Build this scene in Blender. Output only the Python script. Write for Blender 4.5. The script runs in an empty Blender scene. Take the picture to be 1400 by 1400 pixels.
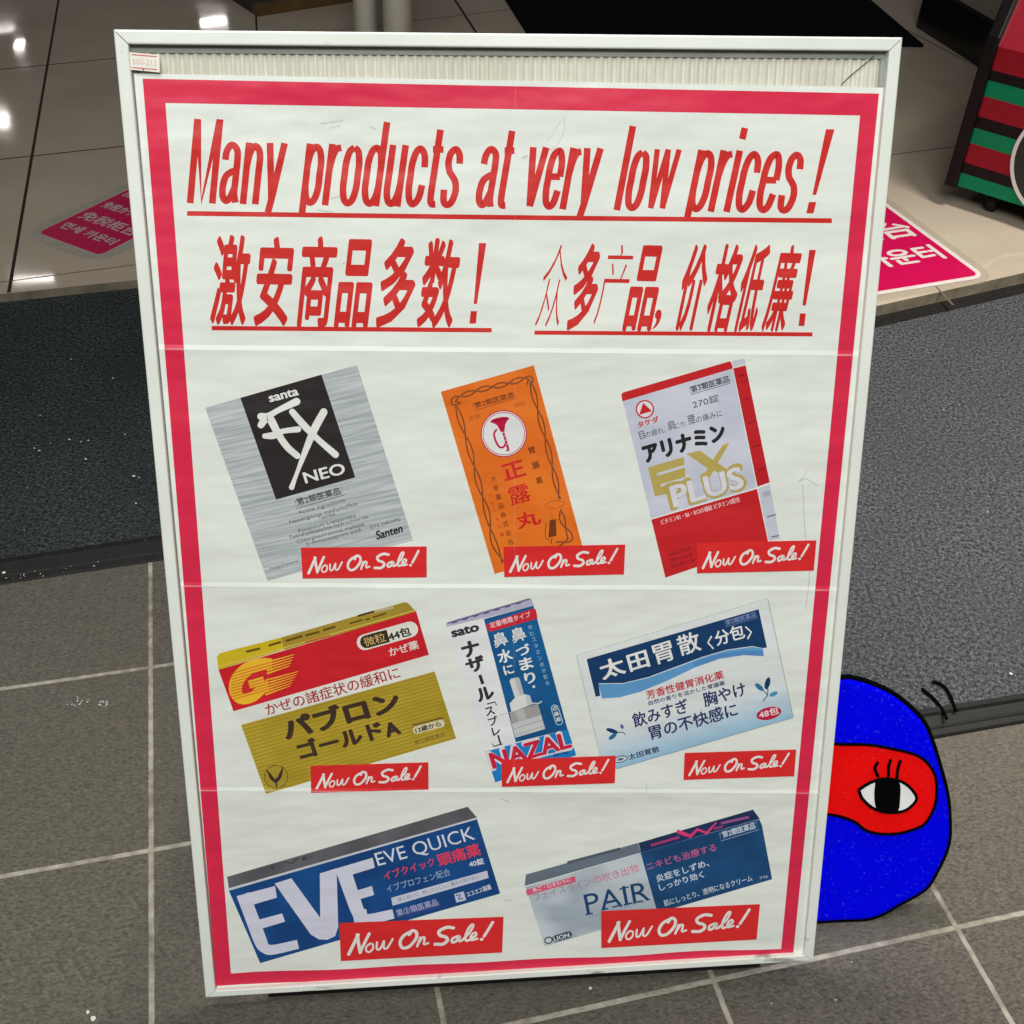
import bpy, math, random
import numpy as np
random.seed(4)
S = bpy.context.scene
COL = S.collection
# ------------------------------------------------------------------ camera
F_PX, PITCH, ROLL, CAM_H = 1581.44, 0.691955, 0.046142, 1.184456     # focal length in px of a 1400 px wide frame
fw = np.array([0, math.cos(PITCH), -math.sin(PITCH)])
_rt = np.array([1.0, 0, 0]); _up = np.cross(_rt, fw)
rt = math.cos(ROLL) * _rt + math.sin(ROLL) * _up
up = -math.sin(ROLL) * _rt + math.cos(ROLL) * _up
CAM = np.array([0, 0, CAM_H])
from mathutils import Matrix, Vector
cd = bpy.data.cameras.new('camera'); cam = bpy.data.objects.new('camera', cd); COL.objects.link(cam)
m = Matrix.Identity(4)
for i in range(3):
    m[i][0], m[i][1], m[i][2], m[i][3] = rt[i], up[i], -fw[i], CAM[i]
cam.matrix_world = m
cd.sensor_width = 36; cd.lens = 36 * F_PX / 1400; cd.clip_start = .02; cd.clip_end = 200
S.camera = cam
# ------------------------------------------------------------------ light
w = bpy.data.worlds.new('World'); S.world = w; w.use_nodes = True
w.node_tree.nodes['Background'].inputs[0].default_value = (1.0, .97, .92, 1)
w.node_tree.nodes['Background'].inputs[1].default_value = 0.035

def lamp(name, kind, loc, target, energy, color=(1, 1, 1), **kw):
    l = bpy.data.lights.new(name, kind); l.energy = energy; l.color = color
    for k, v in kw.items(): setattr(l, k, v)
    o = bpy.data.objects.new(name, l); COL.objects.link(o); o.location = loc
    o.rotation_euler = (Vector(target) - Vector(loc)).to_track_quat('-Z', 'Y').to_euler()
    return o
# unseen area lamps over the pavement, and the lamp over the right half of the doorway
lamp('overhead_light', 'AREA', (.15, -1.75, 3.3), (.05, .8, .3), 74, (.99, 1.0, .965), shape='RECTANGLE', size=1.5, size_y=.7)
lamp('overhead_light', 'AREA', (-.15, -.3, 3.5), (.0, .7, 0), 50, (.99, 1.0, .965), shape='RECTANGLE', size=1.9, size_y=1.0)
lamp('unseen_doorway_spot', 'SPOT', (-.15, 1.88, 2.8), (0, .42, 0), 178, (1.0, .985, .94), spot_size=math.radians(62), spot_blend=1.0, shadow_soft_size=.13)  # added spot, out of view, to lift the pavement and cast contact shade
lamp('unseen_doorway_spot', 'SPOT', (1.45, 1.55, 2.7), (1.26, 1.70, 0), 430, (1.0, .955, .87), spot_size=math.radians(62), spot_blend=1.0, shadow_soft_size=.3)
# ceiling tubes inside the shop, seen mirrored in its polished tiles
def mirror_lamp(px, z0, zl, sx, sy, e, rotz=.26):
    d = fw + (px[0] - 700) / F_PX * rt - (px[1] - 700) / F_PX * up
    t = (z0 - CAM[2]) / d[2]; P = CAM + t * d
    r = d * np.array([1, 1, -1]); s = (zl - z0) / r[2]; Q = P + s * r
    o = lamp('ceiling_lamp', 'AREA', tuple(Q), (Q[0], Q[1], 0), e, (1.0, .93, .88), shape='RECTANGLE', size=sx, size_y=sy)
    o.rotation_euler = (0, 0, rotz)
for px, sx, sy, e in (((292, 30), .27, .19, 3.2), ((27, 61), .085, .27, 1.6), ((3, 164), .11, .22, 1.8), ((3, 42), .22, .05, .55), ((3, 34), .26, .02, .3), ((46, 383), .26, .075, 1.1)):
    mirror_lamp(px, .03, 2.7, sx, sy, e)
S.view_settings.view_transform = 'Standard'; S.view_settings.look = 'None'
S.view_settings.exposure = 0; S.view_settings.gamma = 1; S.view_settings.use_curve_mapping = False

# ------------------------------------------------------------------ helpers
def lin(c, k=.93):
    f = lambda x: (x / 12.92 if x <= .04045 else ((x + .055) / 1.055) ** 2.4)
    return tuple(min(1, f(x / 255) / k) for x in c) + (1,)
MATS = {}
class NT:
    def __init__(s, name):
        s.m = bpy.data.materials.new(name); s.m.use_nodes = True
        s.t = s.m.node_tree; s.b = s.t.nodes['Principled BSDF']
    def n(s, typ, **kw):
        x = s.t.nodes.new(typ)
        for k, v in kw.items():
            if isinstance(k, str) and hasattr(x, k) and k != 'inputs': setattr(x, k, v)
        return x
    def l(s, a, b): s.t.links.new(a, b)
    def setp(s, **kw):
        for k, v in kw.items(): s.b.inputs[k.replace('_', ' ')].default_value = v
    def math(s, op, a, b=None, c=None):
        x = s.t.nodes.new('ShaderNodeMath'); x.operation = op
        for i, v in enumerate((a, b, c)):
            if v is None: continue
            if isinstance(v, (int, float)): x.inputs[i].default_value = v
            else: s.l(v, x.inputs[i])
        return x.outputs[0]
    def mix(s, fac, a, b, blend='MIX'):
        x = s.t.nodes.new('ShaderNodeMix'); x.data_type = 'RGBA'; x.blend_type = blend
        for i, v in ((0, fac), (6, a), (7, b)):
            if isinstance(v, (int, float, tuple)): x.inputs[i].default_value = v
            else: s.l(v, x.inputs[i])
        return x.outputs[2]
    def noise(s, vec, scale, detail=4, rough=.55):
        x = s.t.nodes.new('ShaderNodeTexNoise'); x.inputs['Scale'].default_value = scale
        x.inputs['Detail'].default_value = detail; x.inputs['Roughness'].default_value = rough
        if vec is not None: s.l(vec, x.inputs['Vector'])
        return x.outputs['Fac']
    def ramp(s, fac, lo, hi, a=0.0, b=1.0):
        x = s.t.nodes.new('ShaderNodeMapRange'); s.l(fac, x.inputs[0])
        for i, v in enumerate((lo, hi, a, b)): x.inputs[i + 1].default_value = v
        return x.outputs[0]
    def bump(s, h, strength, dist=.01, prev=None):
        x = s.t.nodes.new('ShaderNodeBump'); x.inputs['Strength'].default_value = strength; x.inputs['Distance'].default_value = dist
        s.l(h, x.inputs['Height'])
        if prev is not None: s.l(prev, x.inputs['Normal'])
        return x.outputs[0]
    def obj(s): return s.n('ShaderNodeTexCoord').outputs['Object']
    def mapping(s, vec, scale=(1, 1, 1), rot=(0, 0, 0), loc=(0, 0, 0)):
        x = s.n('ShaderNodeMapping'); s.l(vec, x.inputs[0])
        x.inputs['Scale'].default_value = scale; x.inputs['Rotation'].default_value = rot; x.inputs['Location'].default_value = loc
        return x.outputs[0]

def plain(name, rgb, rough=.5, metal=0, noise=.12, nscale=30, bump=0, spec=.5, k=.93):
    if name in MATS: return MATS[name]
    t = NT(name); c = lin(rgb, k); o = t.obj()
    n = t.noise(o, nscale)
    col = t.mix(t.ramp(n, .3, .7), tuple(x * (1 - noise) for x in c[:3]) + (1,), tuple(min(1, x * (1 + noise)) for x in c[:3]) + (1,))
    t.l(col, t.b.inputs['Base Color']); t.setp(Roughness=rough, Metallic=metal)
    t.b.inputs['Specular IOR Level'].default_value = spec
    if bump: t.l(t.bump(t.noise(o, nscale * 3), bump, .002), t.b.inputs['Normal'])
    MATS[name] = t.m; return t.m

# printed paper: every ink shares the sheet's waves, folds, wear
FOLDS = [(.6668, -.0223), (.4498, -.0406), (.2379, -.0578)]      # v = a + b*u
SEAM = .3173
def paper(rgb, kind='flat', rgb2=None, ang=0, k=.93):
    key = ('paper', rgb, kind, rgb2, ang, k)
    if key in MATS: return MATS[key]
    t = NT('printed_paper'); o = t.obj()
    c = lin(rgb, k); sep = t.n('ShaderNodeSeparateXYZ'); t.l(o, sep.inputs[0]); U, V = sep.outputs[0], sep.outputs[1]
    col = t.mix(t.ramp(t.math('MULTIPLY_ADD', t.noise(o, 950, 2), .5, t.math('MULTIPLY', t.noise(o, 11, 4), .5)), .36, .64), tuple(x * .94 for x in c[:3]) + (1,), tuple(min(1, x * 1.03) for x in c[:3]) + (1,))
    if kind == 'brushed':
        r = t.mapping(t.mapping(o, rot=(0, 0, -ang)), scale=(18, 420, 1))
        col = t.mix(t.ramp(t.noise(r, 1.0, 3), .36, .66), col, lin(rgb2, k))
    if kind == 'soft':
        col = t.mix(t.ramp(t.noise(o, 22, 1), .35, .62), col, lin(rgb2, k))
    # folds: white wear on the crest
    line = None; hb = None
    for a, b in FOLDS:
        d = t.math('SUBTRACT', V, t.math('MULTIPLY_ADD', U, b, a))
        wob = t.math('MULTIPLY_ADD', t.noise(o, 9, 2), .0016, -.0008)
        d = t.math('ADD', d, wob)
        e = t.ramp(t.math('ABSOLUTE', d), .0003, .0011, 1, 0)
        side = t.math('POWER', t.ramp(d, -.03, 0, 0, 1), 2.0)
        ridge = t.math('MULTIPLY', side, t.ramp(d, 0, .004, 1, 0))
        line = e if line is None else t.math('MAXIMUM', line, e)
        hb = ridge if hb is None else t.math('ADD', hb, ridge)
    d = t.math('ABSOLUTE', t.math('SUBTRACT', U, SEAM))
    e = t.math('MULTIPLY', t.ramp(d, .0003, .001, 1, 0), .12)
    line = t.math('MAXIMUM', line, e)
    wear = t.math('MULTIPLY', line, t.ramp(t.noise(o, 40, 3), .3, .6, .12, .34))
    col = t.mix(wear, col, lin((240, 240, 236)))
    t.l(col, t.b.inputs['Base Color'])
    t.setp(Roughness=.42); t.b.inputs['Specular IOR Level'].default_value = .32
    st = t.mapping(o, scale=(5, 13, 1))
    h = t.math('MULTIPLY_ADD', hb, .16, t.noise(st, 1, 3, .5))
    b1 = t.bump(h, .85, .009)
    b2 = t.bump(t.noise(o, 70, 3), .12, .0012, b1)
    t.l(b2, t.b.inputs['Normal'])
    MATS[key] = t.m; return t.m

class MB:
    """collects faces for ONE mesh object"""
    def __init__(s): s.v = []; s.f = []; s.mi = []; s.mats = []; s.bump = 0
    def mat(s, m):
        if m not in s.mats: s.mats.append(m)
        return s.mats.index(m)
    def add(s, vs, fs, m):
        n = len(s.v); s.v += [tuple(map(float, v)) for v in vs]; i = s.mat(m)
        for f in fs: s.f.append([n + k for k in f]); s.mi.append(i)
    def box(s, lo, hi, m, X=None):
        vs = [(x, y, z) for x in (lo[0], hi[0]) for y in (lo[1], hi[1]) for z in (lo[2], hi[2])]
        if X: vs = [X(v) for v in vs]
        s.add(vs, [(0, 1, 3, 2), (4, 6, 7, 5), (0, 4, 5, 1), (2, 3, 7, 6), (0, 2, 6, 4), (1, 5, 7, 3)], m)
    def prism(s, poly, axis_fn, a, b, m):
        """poly of 2-D points, extruded from a to b by axis_fn(p, t)"""
        n = len(poly)
        s.add([axis_fn(p, a) for p in poly] + [axis_fn(p, b) for p in poly],
              [list(range(n))[::-1], list(range(n, 2 * n))] + [(i, (i + 1) % n, n + (i + 1) % n, n + i) for i in range(n)], m)
    def tube(s, pts, r, m, seg=12, caps=True):
        pts = [np.array(p, float) for p in pts]; rings = []
        rs = r if hasattr(r, '__len__') else [r] * len(pts)
        ref = None
        for i, p in enumerate(pts):
            d = pts[min(i + 1, len(pts) - 1)] - pts[max(i - 1, 0)]; d /= np.linalg.norm(d)
            if ref is None: ref = np.array([0, 0, 1.]) if abs(d[2]) < .9 else np.array([1., 0, 0])
            a = np.cross(d, ref); a /= np.linalg.norm(a); b = np.cross(d, a); ref = np.cross(a, d)
            rings.append([p + rs[i] * (math.cos(2 * math.pi * j / seg) * a + math.sin(2 * math.pi * j / seg) * b) for j in range(seg)])
        vs = [q for R in rings for q in R]; fs = []
        for i in range(len(pts) - 1):
            for j in range(seg):
                fs.append((i * seg + j, i * seg + (j + 1) % seg, (i + 1) * seg + (j + 1) % seg, (i + 1) * seg + j))
        if caps:
            fs.append(list(range(seg))); fs.append(list(range((len(pts) - 1) * seg, len(pts) * seg))[::-1])
        s.add(vs, fs, m)
    def build(s, name, parent=None, smooth=False, label=None, recalc=True):
        me = bpy.data.meshes.new(name); me.from_pydata(s.v, [], s.f)
        for m in s.mats: me.materials.append(m)
        me.polygons.foreach_set('material_index', s.mi)
        if recalc:
            import bmesh
            b = bmesh.new(); b.from_mesh(me); bmesh.ops.recalc_face_normals(b, faces=b.faces); b.to_mesh(me); b.free()
        if smooth: me.shade_smooth() if hasattr(me, 'shade_smooth') else None
        me.update()
        o = bpy.data.objects.new(name, me); COL.objects.link(o)
        if parent is not None: o.parent = parent
        if label: o['label'] = label
        return o
def empty(name, loc=(0, 0, 0)):
    o = bpy.data.objects.new(name, None); COL.objects.link(o); o.location = loc; o.empty_display_size = .05; return o
def tag(o, label=None, cat=None, group=None, kind=None):
    for k, v in (('label', label), ('category', cat), ('group', group), ('kind', kind)):
        if v: o[k] = v
    return o
def bevel(o, width, seg=2):
    md = o.modifiers.new('bevel', 'BEVEL'); md.width = width; md.segments = seg; md.limit_method = 'ANGLE'; md.angle_limit = math.radians(35); return o

# measured points: a photo pixel's ray met with a real plane
def ray(px): return fw + (px[0] - 700) / F_PX * rt - (px[1] - 700) / F_PX * up
def hit(px, n, P):
    d = ray(px); n = np.array(n, float); t = (n @ (np.array(P) - CAM)) / (n @ d); return CAM + t * d
def floor(px, z=0.0):
    return hit(px, (0, 0, 1), (0, 0, z))
def smooth_line(P, n=6):
    P = [np.array(p, float) for p in P]
    if len(P) < 3: return P
    Q = [2 * P[0] - P[1]] + P + [2 * P[-1] - P[-2]]; out = []
    for i in range(1, len(Q) - 2):
        a, b, c, d = Q[i - 1:i + 3]
        for k in range(n):
            t = k / n
            out.append(.5 * ((2 * b) + (c - a) * t + (2 * a - 5 * b + 4 * c - d) * t * t + (3 * b - a - 3 * c + d) * t ** 3))
    out.append(P[-1]); return out

# ------------------------------------------------------------------ the setting: pavement, raised shop floor
TH = 0.265893; TS = 0.294725; OX, OY = -0.185260, 0.857200
cu, cv = np.array([math.cos(TH), math.sin(TH)]), np.array([-math.sin(TH), math.cos(TH)])
t = NT('pavement_tiles'); o = t.obj(); sep = t.n('ShaderNodeSeparateXYZ'); t.l(o, sep.inputs[0])
X, Y = sep.outputs[0], sep.outputs[1]
Uc = t.math('DIVIDE', t.math('SUBTRACT', t.math('ADD', t.math('MULTIPLY', X, float(cu[0])), t.math('MULTIPLY', Y, float(cu[1]))), OX), TS)
Vc = t.math('DIVIDE', t.math('SUBTRACT', t.math('ADD', t.math('MULTIPLY', X, float(cv[0])), t.math('MULTIPLY', Y, float(cv[1]))), OY), TS)
wob = t.math('MULTIPLY_ADD', t.noise(o, 60, 2), .004, -.002)
def edge(c):
    f = t.math('FRACT', t.math('ADD', t.math('ADD', c, wob), .5)); return t.math('ABSOLUTE', t.math('SUBTRACT', f, .5))
dmin = t.math('MINIMUM', edge(Uc), edge(Vc))
grout = t.ramp(dmin, .0085, .0125, 1, 0)
cell = t.n('ShaderNodeTexWhiteNoise'); cell.noise_dimensions = '2D'
cc = t.n('ShaderNodeCombineXYZ'); t.l(t.math('FLOOR', Uc), cc.inputs[0]); t.l(t.math('FLOOR', Vc), cc.inputs[1]); t.l(cc.outputs[0], cell.inputs['Vector'])
gr = t.mapping(o, scale=(1.0, 1.75, 1), rot=(0, 0, -.5)); fine = t.noise(gr, 165, 5, .75); med = t.noise(o, 70, 4, .6); big = t.noise(o, 2.2, 3)
c = t.mix(t.ramp(t.math('MULTIPLY_ADD', med, .2, t.math('MULTIPLY', fine, .8)), .36, .64), lin((55, 51, 45)), lin((127, 121, 110)))
c = t.mix(t.ramp(big, .35, .7, 0, .45), c, lin((88, 80, 72)))
c = t.mix(t.ramp(cell.outputs['Value'], 0, 1, 0, .35), c, lin((104, 99, 90)))
fleck = t.ramp(t.noise(o, 300, 2, .5), .66, .74, 0, .6)
c = t.mix(fleck, c, lin((150, 145, 134)))
gcol = t.mix(t.ramp(t.math('MULTIPLY_ADD', t.noise(o, 70, 3), .5, t.math('MULTIPLY', t.noise(o, 9, 3), .5)), .36, .62), lin((126, 119, 105)), lin((186, 181, 167)))
t.l(t.mix(grout, c, gcol), t.b.inputs['Base Color'])
t.setp(Roughness=.62); t.b.inputs['Specular IOR Level'].default_value = .3
b1 = t.bump(t.math('SUBTRACT', t.math('MULTIPLY_ADD', fine, 1.0, t.math('MULTIPLY', med, .3)), t.math('MULTIPLY', grout, .5)), .8, .004)
t.l(b1, t.b.inputs['Normal'])
g = MB(); g.add([(-40, -20, 0), (40, -20, 0), (40, 60, 0), (-40, 60, 0)], [(0, 1, 2, 3)], t.m)
tag(g.build('pavement'), kind='structure')

ZF = .03                                   # the shop floor is a low step up
t = NT('polished_beige_tiles'); o = t.obj()
c = t.mix(t.ramp(t.noise(o, 3, 4), .3, .7), lin((170, 156, 140)), lin((186, 172, 155)))
c = t.mix(t.ramp(t.noise(o, 160, 3), .5, .7, 0, .12), c, lin((150, 140, 122)))
t.l(c, t.b.inputs['Base Color']); t.setp(Roughness=.07)
t.l(t.ramp(t.noise(o, 5, 3), .3, .7, .03, .07), t.b.inputs['Roughness'])
t.l(t.bump(t.noise(o, 4, 2), .03, .01), t.b.inputs['Normal'])
BEIGE = t.m
t = NT('step_face'); o = t.obj()
t.l(t.mix(t.ramp(t.noise(o, 25, 4), .3, .7), lin((104, 97, 82)), lin((140, 131, 113))), t.b.inputs['Base Color']); t.setp(Roughness=.45)
STEP = t.m
def along(a, b, k): return a + (b - a) * k
La, Lb = floor((0, 402), ZF), floor((184, 383), ZF)
Ra, Rb = floor((1196, 419), ZF), floor((1400, 373), ZF)
L0 = along(La, Lb, -12); L1 = along(La, Lb, 2.2)          # left edge runs on behind the sign, then the floor comes forward
R0 = along(Ra, Rb, -1.3); R1 = along(Ra, Rb, 8)
outline = [L0, L1, R0, R1, np.array([9, 9, ZF]), np.array([-9, 9, ZF])]
f = MB()
f.add(outline, [(0, 1, 2, 3, 4, 5)], BEIGE)
for a, b in zip(outline[:3], outline[1:4]):
    a0, b0 = a.copy(), b.copy(); a0[2] = b0[2] = -.01
    f.add([a, b, b0, a0], [(0, 1, 2, 3)], STEP)
SHOP = tag(f.build('shop_floor'), kind='structure')
# dark joints between the beige tiles
JOINT = plain('dark_joint', (40, 33, 26), .7); JOINT2 = plain('grey_joint', (96, 86, 74), .6)
jm = MB()
def joint(pa, pb, wd, mt=JOINT, ka=0, kb=1):
    A, B = floor(pa, ZF), floor(pb, ZF); A, B = along(A, B, ka), along(A, B, kb)
    n = np.cross((B - A) / np.linalg.norm(B - A), [0, 0, 1]) * wd / 2
    z = np.array([0, 0, .0002 + .00003 * len(jm.f)])
    jm.add([A - n + z, A + n + z, B + n + z, B - n + z], [(0, 1, 2, 3)], mt)
joint((80, 0), (12, 400), .0068, kb=1.0, ka=-.6)
joint((0, 95), (155, 80), .005, ka=-1, kb=2); joint((0, 218), (170, 200), .005, ka=-1, kb=2)
joint((0, 386), (185, 362), .003, JOINT2, -4, 2.1)
joint((1215, 212), (1310, 200), .004, JOINT2, -2, 4)
joint((1278, 390), (1303, 417), .005, JOINT2, -2, 1)
joint((622, 0), (650, 43), .008, ka=-2, kb=3); joint((572, 28), (680, 15), .004, JOINT2, -3, 1.3)
joint((1240, 41), (1337, 92), .005, JOINT2, 0, 1.2); joint((349, 0), (351, 44), .006, ka=-1, kb=3)
jm.build('tile_joint', SHOP)

# ------------------------------------------------------------------ entrance mats
def pile(name, lo, hi, tint):
    t = NT(name); o = t.obj()
    f1 = t.noise(o, 165, 4, .75); f2 = t.noise(o, 5, 3)
    c = t.mix(t.ramp(f1, .40, .61), lin(lo), lin(hi))
    c = t.mix(t.ramp(f2, .35, .7, 0, .5), c, lin(tint))
    v = t.n('ShaderNodeTexVoronoi'); v.inputs['Scale'].default_value = 210; t.l(o, v.inputs['Vector'])
    c = t.mix(t.ramp(v.outputs['Distance'], .1, .5, .0, .35), c, lin(lo))
    c = t.mix(t.ramp(t.noise(o, 330, 2), .63, .71, 0, .55), c, tuple(min(1, x * 1.9) for x in lin(hi)[:3]) + (1,))
    t.l(c, t.b.inputs['Base Color']); t.setp(Roughness=.95); t.b.inputs['Specular IOR Level'].default_value = .1
    t.l(t.bump(t.math('ADD', f1, v.outputs['Distance']), .9, .006), t.b.inputs['Normal'])
    return t.m
RUBBER = plain('black_rubber', (26, 25, 24), .6, noise=.3, nscale=60, bump=.2, spec=.25)
def mat_thing(name, label, bot, top, kb, pilem, strip=.045, tstrip=.03, back=0.012):
    b0, b1 = [floor(q, .0) for q in bot]; t0, t1 = [floor(q, .0) for q in top]
    b0, b1, t0, t1 = along(b0, b1, kb[0]), along(b0, b1, kb[1]), along(t0, t1, kb[2]), along(t0, t1, kb[3])
    r = empty(name, tuple((b0 + b1) / 2)); off = np.array(r.location)
    H = .012
    def quad(a, b, c, d, z, m, nm):
        q = MB(); P = [np.array(p) - off for p in (a, b, c, d)]
        lo = [p * np.array([1, 1, 0]) + [0, 0, .0006] for p in P]; hi = [p * np.array([1, 1, 0]) + [0, 0, z] for p in P]
        q.add(lo + hi, [(3, 2, 1, 0), (4, 5, 6, 7)] + [(i, (i + 1) % 4, 4 + (i + 1) % 4, 4 + i) for i in range(4)], m)
        return q.build(nm, r)
    def inset(a, b, d):   # line a-b moved d towards the other side
        return d / np.linalg.norm(a - b)
    s0, s1 = along(b0, t0, strip / np.linalg.norm(t0 - b0)), along(b1, t1, strip / np.linalg.norm(t1 - b1))
    u0, u1 = along(t0, b0, tstrip / np.linalg.norm(t0 - b0)), along(t1, b1, tstrip / np.linalg.norm(t1 - b1))
    e = .002
    quad(s0, s1, u1, u0, H, pilem, 'pile')
    x = quad(b0, b1, along(s0, b0, e), along(s1, b1, e)[:] * 1.0, .008, RUBBER, 'rubber_edge') if False else None
    # bevelled rubber edging along the near side and a flat one along the step
    q = MB(); prof = [(0, .0006), (.003, .004), (.012, .0058), (.0135, .0048), (.0155, .0062), (strip - .012, .0105), (strip - .009, .0145), (strip, .0145), (strip, .0006)]
    for a, b, A2, B2, nm in ((b0, b1, t0, t1, 'rubber_edge'),):
        rows = []
        for P, Q in ((a, A2), (b, B2)):
            d = (Q - P); d[2] = 0; d /= np.linalg.norm(d)
            rows.append([P * [1, 1, 0] + d * k + [0, 0, z] - off * [1, 1, 0] for k, z in prof])
        n = len(prof)
        q.add(rows[0] + rows[1], [(i, i + 1, n + i + 1, n + i) for i in range(n - 1)] + [list(range(n))[::-1], list(range(n, 2 * n))], RUBBER)
        q.build(nm, r)
    quad(u0, u1, t1, t0, .0135, RUBBER, 'rubber_edge')
    return tag(r, label, 'door mat')
mat_thing('entrance_mat', 'dark bluish black entrance mat on the left with paper flecks on it', [(0, 800), (213, 768)], [(0, 404), (182, 385)],
          (-4, 1.75, -6, 2.1), pile('dark_pile', (36, 40, 41), (94, 100, 101), (50, 51, 53)), tstrip=.02)
mat_thing('entrance_mat', 'lighter grey entrance mat on the right beside the blue masked figure', [(1280, 1010), (1400, 989)], [(1196, 440), (1400, 394)],
          (-2.3, 8, -1.4, 8), pile('grey_pile', (44, 46, 48), (122, 125, 128), (80, 82, 84)), tstrip=.042)

# ------------------------------------------------------------------ the sign stand
W, H = .64, 0.919379
SY, LEAN = 0.112443, 0.385148
base = np.array([-0.290809, 0.586180, .034])
ux = np.array([math.cos(SY), math.sin(SY), 0]); bk = np.array([-math.sin(SY), math.cos(SY), 0])
uy = math.cos(LEAN) * np.array([0, 0, 1.]) + math.sin(LEAN) * bk; uz = np.cross(ux, uy)
stand = empty('poster_stand')
M4 = Matrix.Identity(4)
for i in range(3): M4[i][0], M4[i][1], M4[i][2], M4[i][3] = ux[i], uy[i], uz[i], base[i]
stand.matrix_world = M4
tag(stand, 'white framed poster stand listing cheap medicines, leaning back on dark tiles', 'poster stand')
WP = -.006                                   # the poster sits 6 mm behind the frame's face
DP = np.array([[0.0005547665402919511, -5.0505305435249445e-05, -0.08624239896169351], [-4.4163946648737986e-05, -0.0006835059779761133, 0.9421770768538404], [-5.066700368690474e-05, -0.00016973113408330458, 1.0]])
def P(q):
    r = DP @ np.array([q[0], q[1], 1.0]); return r[:2] / r[2]
# --- frame: four mitred aluminium rails
t = NT('white_painted_aluminium'); o = t.obj()
n1 = t.noise(t.mapping(o, scale=(14, 55, 14)), 1, 5, .65)
sp = t.n('ShaderNodeSeparateXYZ'); t.l(o, sp.inputs[0])
low = t.ramp(sp.outputs[1], 0, .03, .12, 0)
sc = t.ramp(t.math('ADD', n1, low), .665, .73, 0, .7)
c = t.mix(t.ramp(t.noise(o, 8, 3), .3, .7), lin((226, 231, 222), .95), lin((240, 243, 236), .95))
c = t.mix(sc, c, lin((120, 118, 108)))
t.l(c, t.b.inputs['Base Color']); t.setp(Roughness=.32); WHITE = t.m
FR = .0105
prof = [(0, -.024), (0, -.0012), (.0004, -.0004), (.0014, 0), (FR - .0012, 0), (FR - .0003, -.0004), (FR, -.0012), (FR, -.0095), (FR - .004, -.0095), (FR - .004, -.024)]
def rail(nm, a, b, inward, w=1, e0=1, e1=1):
    a, b, inward = np.array(a, float), np.array(b, float), np.array(inward, float)
    d = (b - a) / np.linalg.norm(b - a); q = MB(); n = len(prof); gap = .00045
    r0 = [(*(a + inward * k * w + d * (k * e0 + gap)), z) for k, z in prof]; r1 = [(*(b + inward * k * w - d * (k * e1 + gap)), z) for k, z in prof]
    q.add(r0 + r1, [(i, (i + 1) % n, n + (i + 1) % n, n + i) for i in range(n)] + [list(range(n)), list(range(n, 2 * n))[::-1]], WHITE)
    return q.build(nm, stand)
WB = .72                                     # the bottom rail is slimmer
rail('frame_rail', (0, 0), (W, 0), (0, 1), WB, 1, 1); rail('frame_rail', (W, 0), (W, H), (-1, 0), 1, WB, 1)
rail('frame_rail', (W, H), (0, H), (0, -1)); rail('frame_rail', (0, H), (0, 0), (1, 0), 1, 1, WB)
# dark corner keys seen through the mitre gaps
dk = plain('corner_key', (40, 40, 38), .6)
for x in (.001, W - .0095):
    for y in (.001, H - .0095): q = MB(); q.box((x, y, -.023), (x + .0085, y + .0062, -.0035), dk); q.build('corner_key', stand)
# --- fluted backing board
t = NT('fluted_board'); o = t.obj()
t.l(t.mix(t.ramp(t.noise(o, 20, 4), .35, .7), lin((208, 205, 190)), lin((222, 220, 206))), t.b.inputs['Base Color']); t.setp(Roughness=.5)
q = MB(); N = 420; vs = []; fs = []
for i in range(N + 1):
    u = .0065 + (W - .013) * i / N; z = -.0098 + .0011 * math.sin(2 * math.pi * u / .0073)
    vs += [(u, .004, z), (u, H - .004, z), (u, .004, -.016), (u, H - .004, -.016)]
for i in range(N):
    a = 4 * i; b = a + 4
    fs += [(a, b, b + 1, a + 1), (a + 2, a + 3, b + 3, b + 2), (a, a + 2, b + 2, b), (a + 1, b + 1, b + 3, a + 3)]
q.add(vs, fs, t.m); q.build('backing_board', stand)
LIP_SHADE = plain('lip_shade_grey', (150, 154, 146), .5, noise=.1)  # grey lip strips that also put the rail's shadow band into the colour
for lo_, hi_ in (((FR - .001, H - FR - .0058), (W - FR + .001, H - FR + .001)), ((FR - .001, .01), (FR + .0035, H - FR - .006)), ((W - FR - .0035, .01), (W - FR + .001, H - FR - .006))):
    q = MB(); q.box((*lo_, -.0094), (*hi_, -.0082), LIP_SHADE); q.build('lip_shade_strip', stand)
q = MB(); q.tube(smooth_line([(.5935, .8825, -.0079), (.6, .889, -.0078), (.6135, .9, -.0078), (.62, .9055, -.0076)], 4), .0004, plain('thin_line_grey', (70, 66, 60), .8), 6); q.build('thin_dark_line', stand)  # thin dark diagonal line over the board's upper corner
# --- rear leg frame with its cross bar, and rubber feet
WH2 = plain('white_tube', (222, 224, 218), .4)
bl, br_ = [], []
for u in (.03, W - .03):
    top = base + ux * u + uy * (H - .09) - uz * .036; footp = np.array([top[0], top[1], 0]) + bk * .34 + np.array([0, 0, .011])
    q = MB(); inv = M4.inverted()
    loc = lambda X_: tuple(inv @ Vector(X_))
    q.tube([loc(top), loc(footp)], .009, WH2); leg = q.build('rear_leg', stand, True)
    bl.append(loc(top + (footp - top) * .72))
    f2 = MB(); f2.tube([loc(footp + np.array([0, 0, .012])), loc(footp - np.array([0, 0, .0105]))], .012, RUBBER); f2.build('rubber_foot', leg)
q = MB(); q.tube(bl, .007, WH2); q.build('cross_bar', stand, True)
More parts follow.
